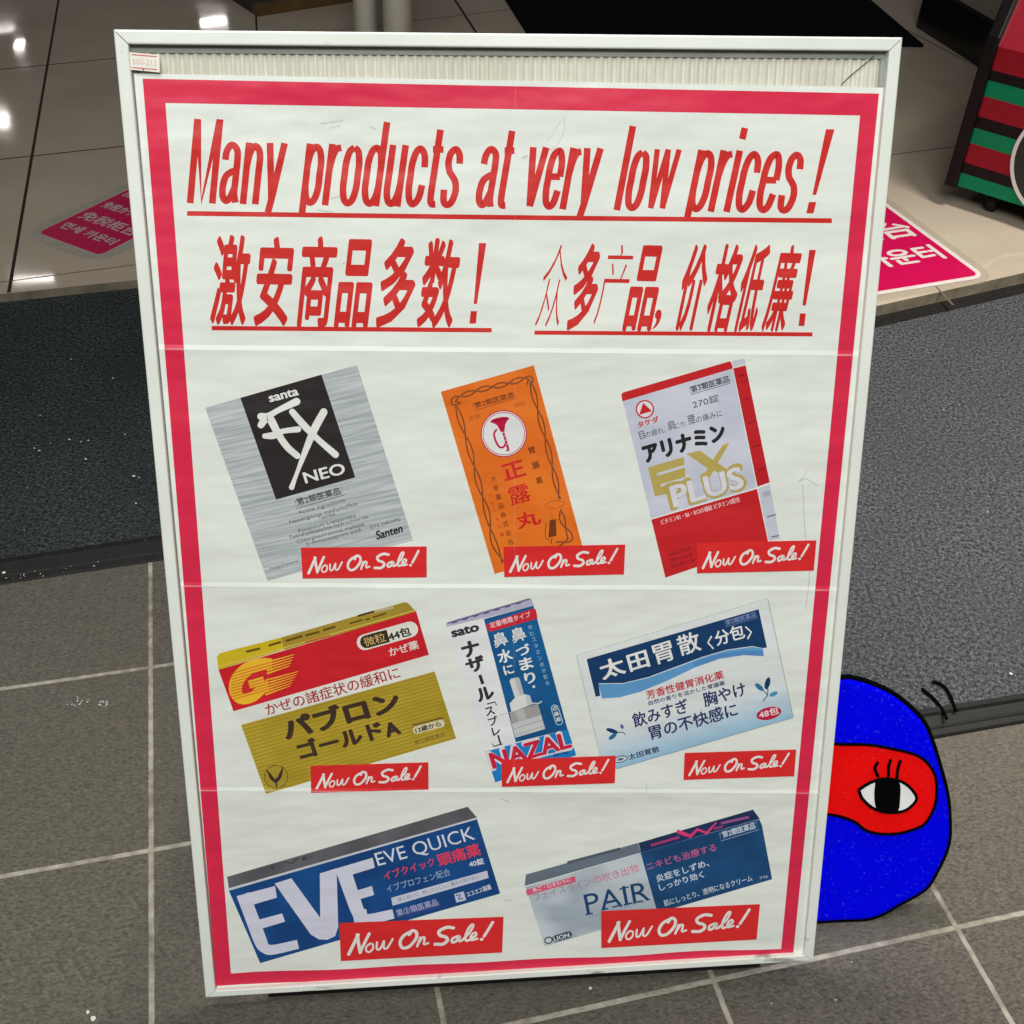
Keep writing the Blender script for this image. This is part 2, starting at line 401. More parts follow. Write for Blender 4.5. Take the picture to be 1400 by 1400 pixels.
# added black bar under the bottom rail, standing in for its contact shadow
q = MB(); vb = []
for a in (.06, W - .05):
    for b in (.0145, .034):
        for z in (.0006, .0245): vb.append(loc(base + ux * a + bk * b + np.array([0, 0, z - base[2]])))
q.add(vb, [(0, 1, 3, 2), (4, 6, 7, 5), (0, 4, 5, 1), (2, 3, 7, 6), (0, 2, 6, 4), (1, 5, 7, 3)], RUBBER)
q.build('gap_shade_bar', stand)
# --- the poster: sheet, printed border, headlines, product pictures, sale tags
sheet = MB()
tl, tr = P((185, 103)), P((1217, 117))
sheet.add([(tl[0], .0035, WP), (.6345, .0035, WP), (.6345, tr[1], WP), (tl[0], tl[1], WP), (tl[0], .0035, WP - .0004), (.6345, .0035, WP - .0004), (.6345, tr[1], WP - .0004), (tl[0], tl[1], WP - .0004)],
          [(0, 1, 2, 3), (7, 6, 5, 4), (0, 4, 5, 1), (1, 5, 6, 2), (2, 6, 7, 3), (3, 7, 4, 0)], paper((229, 233, 226)))
POSTER = sheet.build('poster', stand)

_glyphs = {}
def glyphs(body, bold):
    k = (body, bold)
    if k not in _glyphs:
        c = bpy.data.curves.new('lettering', 'FONT'); c.body = body; c.offset = bold; c.resolution_u = 3
        o = bpy.data.objects.new('lettering', c); COL.objects.link(o)
        me = bpy.data.meshes.new_from_object(o.evaluated_get(bpy.context.evaluated_depsgraph_get()))
        vs = np.array([v.co[:] for v in me.vertices]); fs = [tuple(p.vertices) for p in me.polygons]
        bpy.data.objects.remove(o); bpy.data.curves.remove(c); bpy.data.meshes.remove(me)
        _glyphs[k] = (vs, fs)
    return _glyphs[k]
class Print(MB):
    """flat inks on a sheet; pts given in a measuring frame (ox, oy, scale), mapped by `fn` to the sheet"""
    def __init__(s, frame=(0, 0, 1), fn=P, z0=WP, dz=.00009):
        super().__init__(); s.fr = frame; s.fn = fn; s.z0 = z0; s.dz = dz; s.k = 0
    def q(s, p): return np.array(s.fn((s.fr[0] + p[0] / s.fr[2], s.fr[1] + p[1] / s.fr[2])))
    def z(s, lv): s.k += 1; return s.z0 + s.dz * lv + 2e-6 * (s.k % 40)
    def put(s, pts2, lv, m, faces=None):
        z = s.z(lv); s.add([(p[0], p[1], z) for p in pts2], faces or [tuple(range(len(pts2)))], m)
    def poly(s, pts, lv, m): s.put([s.q(p) for p in pts], lv, m)
    def ell(s, c, rx, ry, ang, lv, m, n=36):
        a = math.radians(ang); s.poly([(c[0] + rx * math.cos(t) * math.cos(a) - ry * math.sin(t) * math.sin(a), c[1] + rx * math.cos(t) * math.sin(a) + ry * math.sin(t) * math.cos(a)) for t in [2 * math.pi * i / n for i in range(n)]], lv, m)
    def stroke(s, pts, wd, lv, m, smooth=True, cap=True, taper=None):
        pts = [np.array(p, float) for p in pts]; W_ = wd if hasattr(wd, '__len__') else [wd] * len(pts)
        if smooth and len(pts) > 2:
            L = smooth_line([(*p, x) for p, x in zip(pts, W_)], 5); pts = [l[:2] for l in L]; W_ = [l[2] for l in L]
        z = s.z(lv); n = len(pts); a, b = [], []
        for i in range(n):
            d = pts[min(i + 1, n - 1)] - pts[max(i - 1, 0)]; d = d / (np.linalg.norm(d) + 1e-9); nn = np.array([-d[1], d[0]])
            a.append(pts[i] + nn * W_[i] / 2); b.append(pts[i] - nn * W_[i] / 2)
        vs = []
        for i in range(n):
            for p in (a[i], b[i]):
                u = s.q(p); vs.append((u[0], u[1], z + i * 1e-8))
        s.add(vs, [(2 * i, 2 * i + 1, 2 * i + 3, 2 * i + 2) for i in range(n - 1)], m)
        if cap:
            for c, d, w_, zz in ((pts[0], pts[0] - pts[1], W_[0], z), (pts[-1], pts[-1] - pts[-2], W_[-1], z + n * 1e-8 + 3e-7)):
                d = d / (np.linalg.norm(d) + 1e-9); nn = np.array([-d[1], d[0]])
                s.add([(*s.q(c + w_ / 2 * (nn * math.cos(t) + d * math.sin(t))), zz) for t in np.linspace(0, math.pi, 8)], [tuple(range(8))], m)
    def box(s, pts, wd, lv, m):
        s.stroke(list(pts) + [pts[0]], wd, lv, m, smooth=False, cap=False)
    def text(s, body, bl, br, h, lv, m, bold=0.0, shear=0.0, cap=False, desc=1.0, wide=False):
        vs, fs = glyphs(body, min(bold, 0)); v = vs.copy()
        v[:, 1] = np.where(v[:, 1] < 0, v[:, 1] * desc, v[:, 1]) if cap else v[:, 1]
        v[:, 0] += 0
        if cap: y0, y1 = 0.0, glyphs('H', 0)[0][:, 1].max()
        else: y0, y1 = v[:, 1].min(), v[:, 1].max()
        bl, br = np.array(bl, float), np.array(br, float); d = br - bl; pn = np.array([d[1], -d[0]]) / np.linalg.norm(d)
        A, B, T = s.q(bl), s.q(br), s.q(bl + pn * h); e1 = B - A; L = np.linalg.norm(e1); e1 = e1 / L
        e2 = np.array([-e1[1], e1[0]]); hh = np.linalg.norm(T - A)
        yy = (v[:, 1] - y0) / (y1 - y0) * hh
        x0, x1 = v[:, 0].min(), v[:, 0].max()
        # width so that the slanted word still ends at br
        sl = shear * yy
        sx = (L - shear * hh * .9) / (x1 - x0) if shear else L / (x1 - x0)
        xx = (v[:, 0] - x0) * sx + sl
        pts = A[None, :] + xx[:, None] * e1 + yy[:, None] * e2
        if bold > 0:                      # heavier weight: the glyph drawn again a little to each side
            n = 8 if bold >= .02 else 5
            bx, by_ = (bold * sx, .35 * bold * hh / (y1 - y0)) if wide else (bold * min(sx, hh / (y1 - y0) * 1.4), bold * .8 * hh / (y1 - y0))
            for k in range(n):
                a = 2 * math.pi * k / n; s.put(pts + (e1 * bx * math.cos(a) + e2 * by_ * math.sin(a))[None, :], lv, m, fs)
        s.put(pts, lv, m, fs)
def ink(*rgb): return paper(tuple(rgb))
RED = ink(206, 43, 38); WHT = ink(232, 232, 228)
# border
q = Print(); bo = [P(p) for p in ((197, 110), (1203, 125), (1082, 1305.7), (293, 1350))]; bi = [P(p) for p in ((228, 143), (1177, 155), (1066, 1294.5), (313, 1333))]
# the sheet sags a little along its foot, so the lower band waves
low_o, low_i = [], []
for k in range(25):
    f_ = k / 24; wv = .0009 * math.sin(7.5 * f_ * math.pi + .6) + .0005 * math.sin(17 * f_)
    low_o.append(along(bo[3], bo[2], f_) + [0, wv * .6]); low_i.append(along(bi[3], bi[2], f_) + [0, wv])
PINK = ink(219, 42, 76)
vs = [bo[0], bo[1]] + [bi[0], bi[1]] + low_o + low_i; nl = 4; ni = 4 + 25
q.put(vs, 1, PINK, [(0, 1, 3, 2), (1, nl + 24, ni + 24, 3), (0, 2, ni, nl)] + [(nl + i, nl + i + 1, ni + i + 1, ni + i) for i in range(24)])
q.build('printed_border', POSTER)
# headlines
q = Print()
by = lambda x: 279.5 + .0112 * (x - 257)
# condensed slanted grotesque, letter by letter: (width, strokes); x in 1/115 of cap height, y in cap heights; 'L' straight, 'S' rounded
LET = {'M': (46, [('L', [(5, 0), (5, 1)]), ('L', [(41, 0), (41, 1)]), ('L', [(6, .985), (23, .02), (40, .985)])]),
 'a': (31, [('S', [(5, .52), (6, .62), (11, .69), (17, .69), (23, .63), (24.5, .52), (24.5, .3), (24.5, .12), (28, .015)]), ('S', [(24.5, .40), (16, .375), (8, .32), (5, .20), (6.5, .09), (12, .035), (18, .07), (24.5, .20)])]),
 'n': (30, [('L', [(5, 0), (5, .73)]), ('S', [(5, .45), (8, .60), (14, .685), (21, .66), (25, .56), (25, .4), (25, .0)])]),
 'y': (31, [('L', [(4, .73), (16, .06)]), ('L', [(27.5, .73), (16, .06), (12.5, -.095)])]),
 'p': (31, [('L', [(5, -.095), (5, .73)]), ('S', [(5, .48), (8, .62), (15, .69), (22, .65), (26, .52), (26, .36), (26, .2), (22, .07), (15, .03), (8, .10), (5, .24)])]),
 'd': (31, [('L', [(26, 0), (26, 1)]), ('S', [(26, .48), (23, .62), (16, .69), (9, .65), (5, .52), (5, .36), (5, .2), (9, .07), (16, .03), (23, .10), (26, .24)])]),
 'r': (21, [('L', [(5, 0), (5, .73)]), ('S', [(5, .42), (8, .58), (13, .67), (20, .685)])]),
 'o': (31, [('S', [(15.5, .69), (8.5, .64), (5, .50), (5, .36), (5, .22), (8.5, .08), (15.5, .03), (22.5, .08), (26, .22), (26, .36), (26, .50), (22.5, .64), (15.5, .69)])]),
 'u': (30, [('L', [(25, 0), (25, .73)]), ('S', [(5, .73), (5, .4), (5, .18), (9, .06), (16, .035), (22, .12), (25, .26)])]),
 'c': (29, [('S', [(25.5, .47), (23, .61), (15.5, .69), (8.5, .64), (5, .50), (5, .36), (5, .22), (8.5, .08), (15.5, .03), (23, .11), (25.5, .26)])]),
 't': (19, [('S', [(8.5, .92), (8.5, .5), (8.5, .14), (11, .04), (18, .035)]), ('L', [(1, .685), (18, .685)])]),
 's': (28, [('S', [(23.5, .52), (21, .63), (14, .69), (7, .64), (5.5, .53), (9, .43), (15, .37), (21, .30), (23.5, .19), (20, .07), (13.5, .03), (7, .07), (4.5, .21)])]),
 'v': (30, [('L', [(3.5, .73), (15, .03)]), ('L', [(26.5, .73), (15, .03)])]),
 'e': (31, [('S', [(6, .385), (25.5, .385)]), ('S', [(25.5, .385), (24.5, .55), (20, .67), (15.5, .69), (8.5, .64), (5, .50), (5, .36), (5, .22), (8.5, .08), (15.5, .03), (22, .08), (25.5, .22)])]),
 'l': (10, [('L', [(5, 0), (5, 1)])]), 'i': (10, [('L', [(5, 0), (5, .73)]), ('L', [(5, .865), (5, 1)])]),
 'w': (44, [('L', [(3.5, .73), (12, .03)]), ('L', [(22, .73), (12, .03)]), ('L', [(22, .73), (32, .03)]), ('L', [(40.5, .73), (32, .03)])])}
def lean(x): return -.0915 + .1912 * (x - 157) / 1079
def up_at(xb, Y): return (xb + (lean(xb) + .165) * Y * 115, by(xb) - Y * 115)
def set_word(word, x0, x1, wd=9.2, gap=4.5):
    total = sum(LET[c][0] for c in word) + gap * (len(word) - 1); k = (x1 - x0) / total; x = x0
    for c in word:
        for kind, pts in LET[c][1]:
            if kind == 'S': pts = [tuple(a) for a in smooth_line(pts, 5)]
            w2 = wd * (.8 if c == 'w' else .92 if c == 'M' and len(pts) > 1 and abs(pts[0][0] - pts[-1][0]) + abs(pts[0][0] - pts[len(pts) // 2][0]) > 3 else 1)
            q.stroke([up_at(x + a * k, b) for a, b in pts], w2, 1, RED, smooth=False, cap=False)
        x += (LET[c][0] + gap) * k
for wd_, x0, x1 in (('Many', 257, 384), ('products', 411, 624), ('at', 649, 692), ('very', 713, 809), ('low', 840, 915), ('prices', 938, 1084)): set_word(wd_, x0, x1)
q.poly([up_at(a, b) for a, b in ((1103, 0), (1113, 0), (1113, .135), (1103, .135))], 1, RED)
q.poly([up_at(a, b) for a, b in ((1105.5, .22), (1110.5, .22), (1114, 1.0), (1102.5, 1.0))], 1, RED)
q.stroke([(257, 293.6), (700, 296.8), (1138, 299)], 6.5, 1, RED, cap=False)
q.build('headline', POSTER)
q = Print((0, 0, 2))
for ch, x0, x1, y0, y1 in (('激', 582, 692, 650, 887), ('安', 700, 808, 654, 889), ('商', 815, 922, 652, 891), ('品', 922, 1026, 660, 892), ('多', 1035, 1142, 656, 892), ('数', 1146, 1256, 656, 893)):
    q.text(ch, (x0 - 6, y1), (x1 + 4, y1 + 1), y1 - y0, 1, RED, bold=.028, shear=.13)
q.poly([(1284, 884), (1302, 884), (1305, 850), (1288, 850)], 1, RED); q.poly([(1296, 830), (1305, 830), (1331, 664), (1311, 664)], 1, RED)
q.stroke([(580, 900), (1345, 902)], 12, 1, RED, smooth=False, cap=False)
q.build('headline', POSTER)
q = Print((700, 0, 2))
for ch, x0, x1, y0, y1, b_ in (('众', 66, 152, 665, 893, -.016), ('多', 154, 238, 668, 897, .03), ('产', 226, 322, 665, 885, -.016), ('品', 308, 402, 673, 897, .03), (',', 386, 404, 842, 898, 0),
                           ('价', 444, 528, 668, 897, .028), ('格', 527, 618, 668, 898, .028), ('低', 604, 684, 668, 899, .028), ('廉', 686, 768, 668, 899, .026)):
    q.text(ch, (x0 - 4, y1), (x1 + 3, y1 + 1), y1 - y0, 1, RED, bold=b_, shear=.14)
q.poly([(784, 886), (800, 886), (804, 852), (788, 852)], 1, RED); q.poly([(795, 830), (804, 830), (832, 678), (814, 678)], 1, RED)
q.stroke([(62, 908), (822, 909)], 11, 1, RED, smooth=False, cap=False)
q.build('headline', POSTER)

# ---- eye drop carton
Z1 = (260, 480, 4.1176); q = Print(Z1); DK = ink(44, 40, 40); GT = ink(98, 102, 106); GD = ink(58, 60, 64)
q.poly([(85, 325), (940, 80), (1252, 1065), (432, 1298)], 1, paper((197, 203, 205), 'brushed', (158, 166, 170), ang=.21))
q.poly([(283, 268), (740, 135), (928, 712), (482, 840)], 2, DK)
q.text('santa', (452, 291), (612, 249), 38, 3, WHT, bold=.03)
for pts, wd_ in (([(398, 372), (440, 368), (500, 335), (600, 287)], [40, 34, 32, 42]), ([(398, 420), (425, 385), (450, 385), (500, 478), (548, 545), (602, 592)], [38, 44, 46, 40, 38, 36]),
                 ([(420, 482), (470, 478), (520, 455), (608, 443)], [30, 40, 30, 34]), ([(575, 345), (640, 420), (720, 500), (818, 585)], [36, 40, 34, 38]),
                 ([(752, 345), (700, 440), (650, 560), (600, 690), (570, 770)], [42, 44, 34, 22, 30])):
    q.stroke(pts, wd_, 3, WHT)
q.text('NEO', (650, 747), (875, 690), 62, 3, WHT, bold=.02)
q.box([(588, 845), (855, 770), (866, 812), (598, 888)], 3, 3, GT); q.text('第2類医薬品', (604, 872), (848, 806), 40, 3, GD, bold=.01)
for s_, a, b in (('Active ingredients', (610, 922), (872, 848)), ('Neostigmine methylsulfate', (560, 975), (942, 866)), ('Taurine', (720, 952), (815, 926)), ('Potassium L-aspartate', (610, 1025), (932, 933)),
                 ('Tetrahydrozoline hydrochloride', (558, 1062), (1003, 940)), ('Chlorpheniramine maleate', (600, 1086), (978, 982)), ('ε-Aminocaproic acid', (655, 1098), (958, 1016))):
    q.text(s_, a, b, 20, 3, GT, cap=True)
q.text('EYE DROPS', (1016, 1002), (1180, 956), 18, 3, GT); q.text('Santen', (1048, 1062), (1202, 1016), 46, 3, DK, bold=.03, shear=.2)
q.text('http://www', (452, 1240), (612, 1195), 22, 3, GT)
q.build('product_picture', POSTER, label='silver eye drop carton with a black panel and white brush letters')
# ---- orange stomach pill carton
Z2 = (580, 480, 4.1167); q = Print(Z2); BR = ink(118, 58, 26); OR = paper((235, 121, 38), 'soft', (224, 108, 32))
q.poly([(93, 228), (617, 77), (893, 1112), (393, 1252)], 1, OR)
def braid(path, amp, per):
    L = smooth_line(path, 14); Ls = [np.array(L[0])]; dist = [0]
    for a, b in zip(L, L[1:]): dist.append(dist[-1] + np.linalg.norm(b - a))
    for ph in (0, math.pi):
        pts = []
        for i, p in enumerate(L):
            d = L[min(i + 1, len(L) - 1)] - L[max(i - 1, 0)]; d = d / np.linalg.norm(d); nn = np.array([-d[1], d[0]])
            pts.append(p + nn * amp * math.sin(2 * math.pi * dist[i] / per + ph))
        q.stroke(pts, 8.5, 2, BR, smooth=False)
        q.stroke([p + [3, 1] for p in pts], 2, 3, ink(190, 110, 60), smooth=False)
braid([(205, 290), (170, 292), (172, 268), (215, 250), (330, 212), (480, 178), (560, 150), (598, 152), (592, 185)], 13, 190)
braid([(598, 165), (640, 330), (690, 520), (730, 690), (760, 825)], 13, 330)
braid([(178, 300), (215, 420), (258, 560), (305, 740), (350, 900), (385, 1060), (440, 1185)], 14, 360)
braid([(765, 890), (780, 960), (815, 1030), (810, 1062), (745, 1085)], 14, 210)
q.box([(272, 300), (508, 232), (518, 262), (283, 332)], 2.5, 2, BR); q.text('第2類医薬品', (288, 322), (508, 258), 34, 2, BR, bold=.01)
q.text('登録', (506, 318), (568, 300), 26, 2, ink(190, 92, 34)); q.text('商標', (256, 392), (316, 374), 26, 2, ink(190, 92, 34))
q.ell((447, 462), 130, 132, 0, 2, ink(190, 40, 80)); q.ell((447, 462), 124, 126, 0, 3, WHT); q.ell((447, 462), 119, 121, 0, 4, ink(190, 60, 95)); q.ell((447, 462), 115, 117, 0, 5, ink(226, 226, 226))
MG = ink(190, 20, 66)
q.ell((424, 385), 54, 15, -11, 6, MG); q.poly([(375, 395), (472, 378), (455, 410), (450, 450), (430, 452), (410, 415)], 6, MG)
q.stroke([(405, 440), (392, 462), (400, 500), (420, 535), (442, 538), (456, 520)], 11, 6, MG); q.stroke([(442, 448), (470, 545)], 13, 6, MG)
for k in range(4): q.stroke([(440 + 7 * k, 455 + 22 * k), (462 + 5 * k, 450 + 22 * k)], 4, 7, ink(226, 200, 208), smooth=False)
q.poly([(455, 555), (480, 548), (478, 558), (462, 562)], 6, MG); q.ell((424, 384), 40, 7, -11, 7, ink(160, 10, 50))
SR = ink(205, 36, 34)
for ch, bl_, br2, hh in (('正', (455, 727), (572, 693), 88), ('露', (490, 868), (604, 835), 100), ('丸', (532, 1000), (656, 966), 82)): q.text(ch, bl_, br2, hh, 2, SR, bold=.012 if ch == '露' else .028)
for ch, bl_, br2 in (('胃', (594, 578), (626, 568)), ('腸', (612, 662), (650, 650)), ('薬', (634, 748), (668, 737))): q.text(ch, bl_, br2, 38, 2, BR, bold=.02)
for i, ch in enumerate('大幸薬品株式会社'): q.text(ch, (378 + 13.6 * i, 738 + 50.5 * i), (408 + 13.6 * i, 729 + 50.5 * i), 33, 2, BR, bold=.008)
for i, ch in enumerate('伊都中島佐一'): q.text(ch, (360 + 13.6 * i, 822 + 44 * i), (380 + 13.6 * i, 816 + 44 * i), 18, 2, ink(205, 80, 30))
q.stroke([(680, 858), (712, 842), (760, 838), (788, 850), (770, 868), (735, 882), (690, 872), (680, 858)], 6, 2, ink(196, 96, 40))
q.stroke([(700, 875), (718, 930), (715, 960)], 4, 2, ink(196, 96, 40)); q.stroke([(775, 870), (760, 935), (745, 945)], 4, 2, ink(196, 96, 40))
q.poly([(704, 948), (738, 942), (742, 1035), (696, 1046)], 2, BR); q.stroke([(684, 965), (678, 1035), (700, 1062)], 4, 2, BR); q.stroke([(716, 1050), (712, 1080)], 5, 2, BR)
q.build('product_picture', POSTER, label='orange pill carton with a trumpet emblem and braided border')
# ---- red and silver vitamin carton
Z3 = (830, 470, 4.1167); q = Print(Z3); R3 = ink(200, 36, 42); SV = paper((206, 207, 220), 'soft', (192, 196, 212)); G3 = ink(72, 72, 80); BK = ink(38, 36, 38); GO = ink(186, 166, 92)
q.poly([(80, 280), (700, 95), (840, 800), (245, 975)], 1, SV); q.poly([(80, 280), (90, 268), (690, 90), (700, 97), (708, 130), (86, 318)], 2, R3)
q.poly([(247, 984), (842, 806), (905, 1110), (325, 1310)], 1, R3); q.stroke([(246, 979), (842, 803)], 8, 2, WHT, smooth=False, cap=False)
q.poly([(704, 87), (775, 75), (780, 106), (709, 124)], 1, ink(196, 198, 206)); q.poly([(710, 130), (780, 112), (914, 770), (845, 795)], 1, ink(190, 32, 40)); q.poly([(850, 806), (915, 780), (970, 1088), (908, 1098)], 1, ink(198, 202, 214))
for k in range(5): q.stroke([(735 + 28 * k, 175 + 132 * k), (775 + 28 * k, 164 + 132 * k)], 6, 2, ink(140, 16, 26), smooth=False, cap=False)
q.stroke([(900, 965), (945, 952)], 8, 2, ink(120, 124, 136), smooth=False); q.stroke([(925, 1078), (962, 1070)], 8, 2, ink(120, 124, 136), smooth=False); q.poly([(875, 825), (912, 812), (918, 842), (882, 855)], 2, ink(176, 180, 192))
q.ell((212, 362), 52, 52, 0, 2, R3); q.ell((212, 362), 44, 44, 0, 3, ink(222, 220, 228)); q.poly([(180, 394), (202, 326), (252, 372)], 4, R3)
q.text('タケダ', (176, 468), (292, 432), 34, 2, R3, bold=.03)
q.box([(463, 238), (688, 172), (695, 212), (472, 278)], 3, 2, G3); q.text('第3類医薬品', (476, 270), (690, 206), 38, 2, G3, bold=.02); q.text('270錠', (486, 358), (632, 315), 44, 2, G3)
for s_, a, b, hh in (('目', (186, 535), (215, 526), 46), ('の疲れ,', (218, 527), (330, 494), 38), ('肩', (346, 484), (386, 472), 54), ('こり,', (388, 474), (450, 456), 32), ('腰', (460, 450), (500, 438), 52), ('の痛みに', (505, 440), (650, 398), 38)):
    q.text(s_, a, b, hh, 2, G3)
q.text('アリナミン', (218, 662), (668, 528), 92, 2, BK, bold=.066)
q.poly([(228, 690), (430, 630), (442, 765), (360, 832), (268, 852)], 2, GO)
for a, b in (((284, 728), (446, 678)), ((304, 790), (446, 748))): q.stroke([a, b], 15, 3, SV, smooth=False)
q.poly([(445, 612), (520, 592), (600, 650), (678, 700), (640, 722), (560, 690), (500, 648)], 2, GO); q.poly([(650, 560), (690, 546), (640, 630), (575, 745), (520, 765), (560, 700), (610, 620)], 3, GO)
q.text('PLUS', (366, 924), (780, 802), 140, 4, GO, bold=.06); q.text('PLUS', (378, 912), (768, 798), 118, 5, ink(216, 216, 226), bold=.028)
q.text('ビタミンB1・B6・B12の補給 ビタミンE配合', (305, 1012), (748, 880), 30, 2, ink(236, 200, 200), bold=.02)
DR = ink(130, 26, 32)
for k in range(3): q.text(('医薬品の表示', '使用上の注意', '武田薬品工業')[k], (345 + 9 * k, 1192 + 32 * k), (470 + 9 * k, 1156 + 32 * k), 22, 2, DR)
q.build('product_picture', POSTER, label='tall red and silver vitamin carton with gold letters')
# ---- gold and red cold remedy carton
Z4 = (280, 800, 3.889); q = Print(Z4); GL = paper((190, 164, 56), 'soft', (170, 146, 42)); R4 = paper((212, 36, 46), 'soft', (198, 30, 40)); B4 = ink(66, 48, 40)
q.poly([(187, 748), (1217, 458), (1330, 815), (318, 1115)], 1, GL)
for k in range(20):
    f_ = (k + .5) / 20; q.stroke([along(np.array((187, 748.)), np.array((318, 1115.)), f_), along(np.array((1217, 458.)), np.array((1330, 815.)), f_)], 5, 2, ink(162, 138, 38), smooth=False, cap=False)
q.poly([(68, 455), (60, 385), (76, 366), (400, 282), (420, 345)], 1, ink(206, 180, 34)); q.poly([(400, 282), (1060, 90), (1078, 97), (1120, 142), (420, 347)], 1, ink(168, 142, 50))
q.stroke([(66, 440), (420, 335), (1118, 132)], 5, 2, ink(220, 196, 90), smooth=False, cap=False)
q.poly([(68, 455), (1120, 140), (1187, 370), (147, 675)], 1, R4); q.poly([(148, 676), (1187, 371), (1217, 458), (187, 747)], 1, ink(226, 226, 220))
YL = ink(240, 186, 50)
q.stroke([(352, 425), (290, 425), (215, 455), (165, 515), (160, 575), (190, 608), (245, 600), (300, 560)], [62, 66, 70, 72, 66, 58, 54, 46], 2, YL, cap=False)
q.stroke([(230, 532), (310, 508)], 44, 2, YL, smooth=False, cap=False); q.poly([(250, 560), (330, 500), (335, 560), (270, 606)], 2, YL)
for k in range(10):
    a = (135, 475 + 15.5 * k); q.stroke([a, (a[0] + 215, a[1] - 63)], 3.4, 3, ink(214, 70, 44), smooth=False, cap=False)
for k in range(5): q.stroke([(330, 412 + 15 * k), (470 - 6 * k, 372 + 15 * k)], [9, 4], 3, YL, smooth=False); 
for k in range(6): q.stroke([(320, 510 + 15 * k), (490 - 8 * k, 462 + 15 * k)], [9, 3], 3, YL, smooth=False)
q.stroke([(845, 305), (1088, 235)], 84, 2, ink(228, 226, 216)); q.stroke([(855, 302), (935, 279)], 68, 3, ink(58, 44, 34)); q.poly([(930, 246), (962, 237), (980, 302), (945, 312)], 3, ink(58, 44, 34))
q.text('微粒', (850, 330), (962, 298), 50, 4, ink(208, 180, 110), bold=.006); q.text('44包', (980, 298), (1095, 264), 48, 4, ink(40, 36, 34), bold=.03)
q.text('かぜ薬', (982, 380), (1136, 336), 46, 3, ink(236, 224, 220), bold=.02)
q.text('かぜの諸症状の緩和に', (330, 698), (1038, 492), 64, 3, ink(170, 40, 46), bold=.012)
q.text('パブロン', (434, 824), (1036, 662), 112, 3, B4, bold=.055); q.text('ゴールド', (508, 928), (944, 808), 92, 3, B4, bold=.05); q.text('A', (966, 806), (1034, 786), 66, 3, B4, bold=.06)
q.stroke([(1120, 770), (1250, 735)], 40, 3, ink(222, 214, 180)); q.text('12歳から', (1118, 786), (1252, 748), 28, 4, B4, bold=.03); q.text('第②類医薬品', (1112, 848), (1272, 800), 22, 3, ink(110, 84, 40))
q.box([(1098, 745), (1260, 702), (1260, 703), (1098, 746)], 4, 3, B4)
q.ell((372, 1022), 64, 64, 0, 2, ink(110, 88, 34)); q.ell((372, 1022), 59, 59, 0, 3, ink(170, 146, 50))
q.stroke([(325, 988), (350, 1030), (372, 1052)], [6, 18, 10], 4, B4); q.stroke([(408, 972), (392, 1020), (372, 1052)], [6, 18, 10], 4, B4); q.stroke([(372, 1030), (375, 1075)], 8, 4, B4)
for k, (a, b) in enumerate((((215, 358), (290, 340)), ((335, 325), (400, 305)), ((425, 300), (515, 272)), ((530, 270), (605, 250)), ((625, 242), (690, 222)), ((765, 205), (835, 185)), ((850, 185), (875, 178)), ((890, 172), (960, 150)))): q.stroke([a, b], 12 if k < 5 else 9, 3, ink(104, 80, 26), smooth=False, cap=False)
q.stroke([(900, 140), (1000, 118)], 14, 3, ink(190, 176, 130), smooth=False, cap=False); q.stroke([(810, 165), (895, 140)], 10, 3, ink(70, 50, 20), smooth=False, cap=False); q.stroke([(530, 305), (660, 268)], 5, 3, R4, smooth=False, cap=False)
q.build('product_picture', POSTER, label='wide gold and red cold remedy carton')
# ---- nasal spray carton
Z5 = (590, 800, 4.826); q = Print(Z5); BL5 = paper((24, 96, 154), 'soft', (20, 82, 134)); W5 = ink(230, 230, 232); K5 = ink(52, 52, 58)
q.poly([(92, 270), (340, 222), (548, 1032), (345, 1098)], 1, W5); q.poly([(340, 222), (668, 132), (890, 948), (548, 1034)], 1, BL5)
q.poly([(90, 246), (640, 82), (652, 84), (672, 132), (340, 216), (94, 274)], 1, ink(178, 178, 200)); q.stroke([(100, 250), (640, 88)], 12, 2, ink(122, 112, 150), smooth=False, cap=False)
for k in range(7): q.stroke([(130 + 70 * k, 248 - 21 * k), (165 + 70 * k, 238 - 21 * k)], 9, 3, ink(92, 86, 130), smooth=False, cap=False)
q.poly([(345, 1098), (892, 946), (947, 1118), (412, 1300)], 1, ink(28, 128, 200))
q.poly([(352, 268), (368, 250), (670, 148), (682, 156), (694, 208), (684, 220), (385, 305), (372, 298)], 2, ink(206, 40, 58)); q.text('定量噴霧タイプ', (385, 282), (652, 205), 38, 3, ink(240, 214, 216), bold=.01)
q.text('sato', (135, 342), (308, 298), 46, 2, K5, bold=.05)
for ch, bl_, br2, hh, b_ in (('ナ', (212, 478), (318, 450), 96, .05), ('ザ', (240, 580), (352, 548), 92, .05), ('ル', (308, 768), (410, 738), 82, .05), ('ス', (358, 862), (412, 846), 52, .03), ('プ', (378, 928), (436, 910), 54, .03), ('レ', (402, 992), (450, 978), 52, .03)):
    q.text(ch, bl_, br2, hh, 2, K5, bold=b_)
q.stroke([(312, 590), (332, 650)], 22, 2, K5, smooth=False, cap=False); q.stroke([(362, 782), (412, 768), (420, 786)], 8, 2, K5, smooth=False); q.stroke([(432, 992), (446, 1040)], 12, 2, K5, smooth=False); q.stroke([(395, 1046), (402, 1062), (458, 1046)], 8, 2, K5, smooth=False)
for ch, bl_, br2, hh in (('鼻', (415, 412), (505, 386), 92), ('水', (446, 516), (534, 490), 84), ('に', (480, 592), (540, 575), 60), ('鼻', (535, 380), (626, 352), 92), ('づ', (562, 468), (648, 444), 66), ('ま', (588, 562), (668, 540), 76), ('り', (620, 650), (684, 632), 70)): q.text(ch, bl_, br2, hh, 2, WHT, bold=.012 if ch == '鼻' else .028)
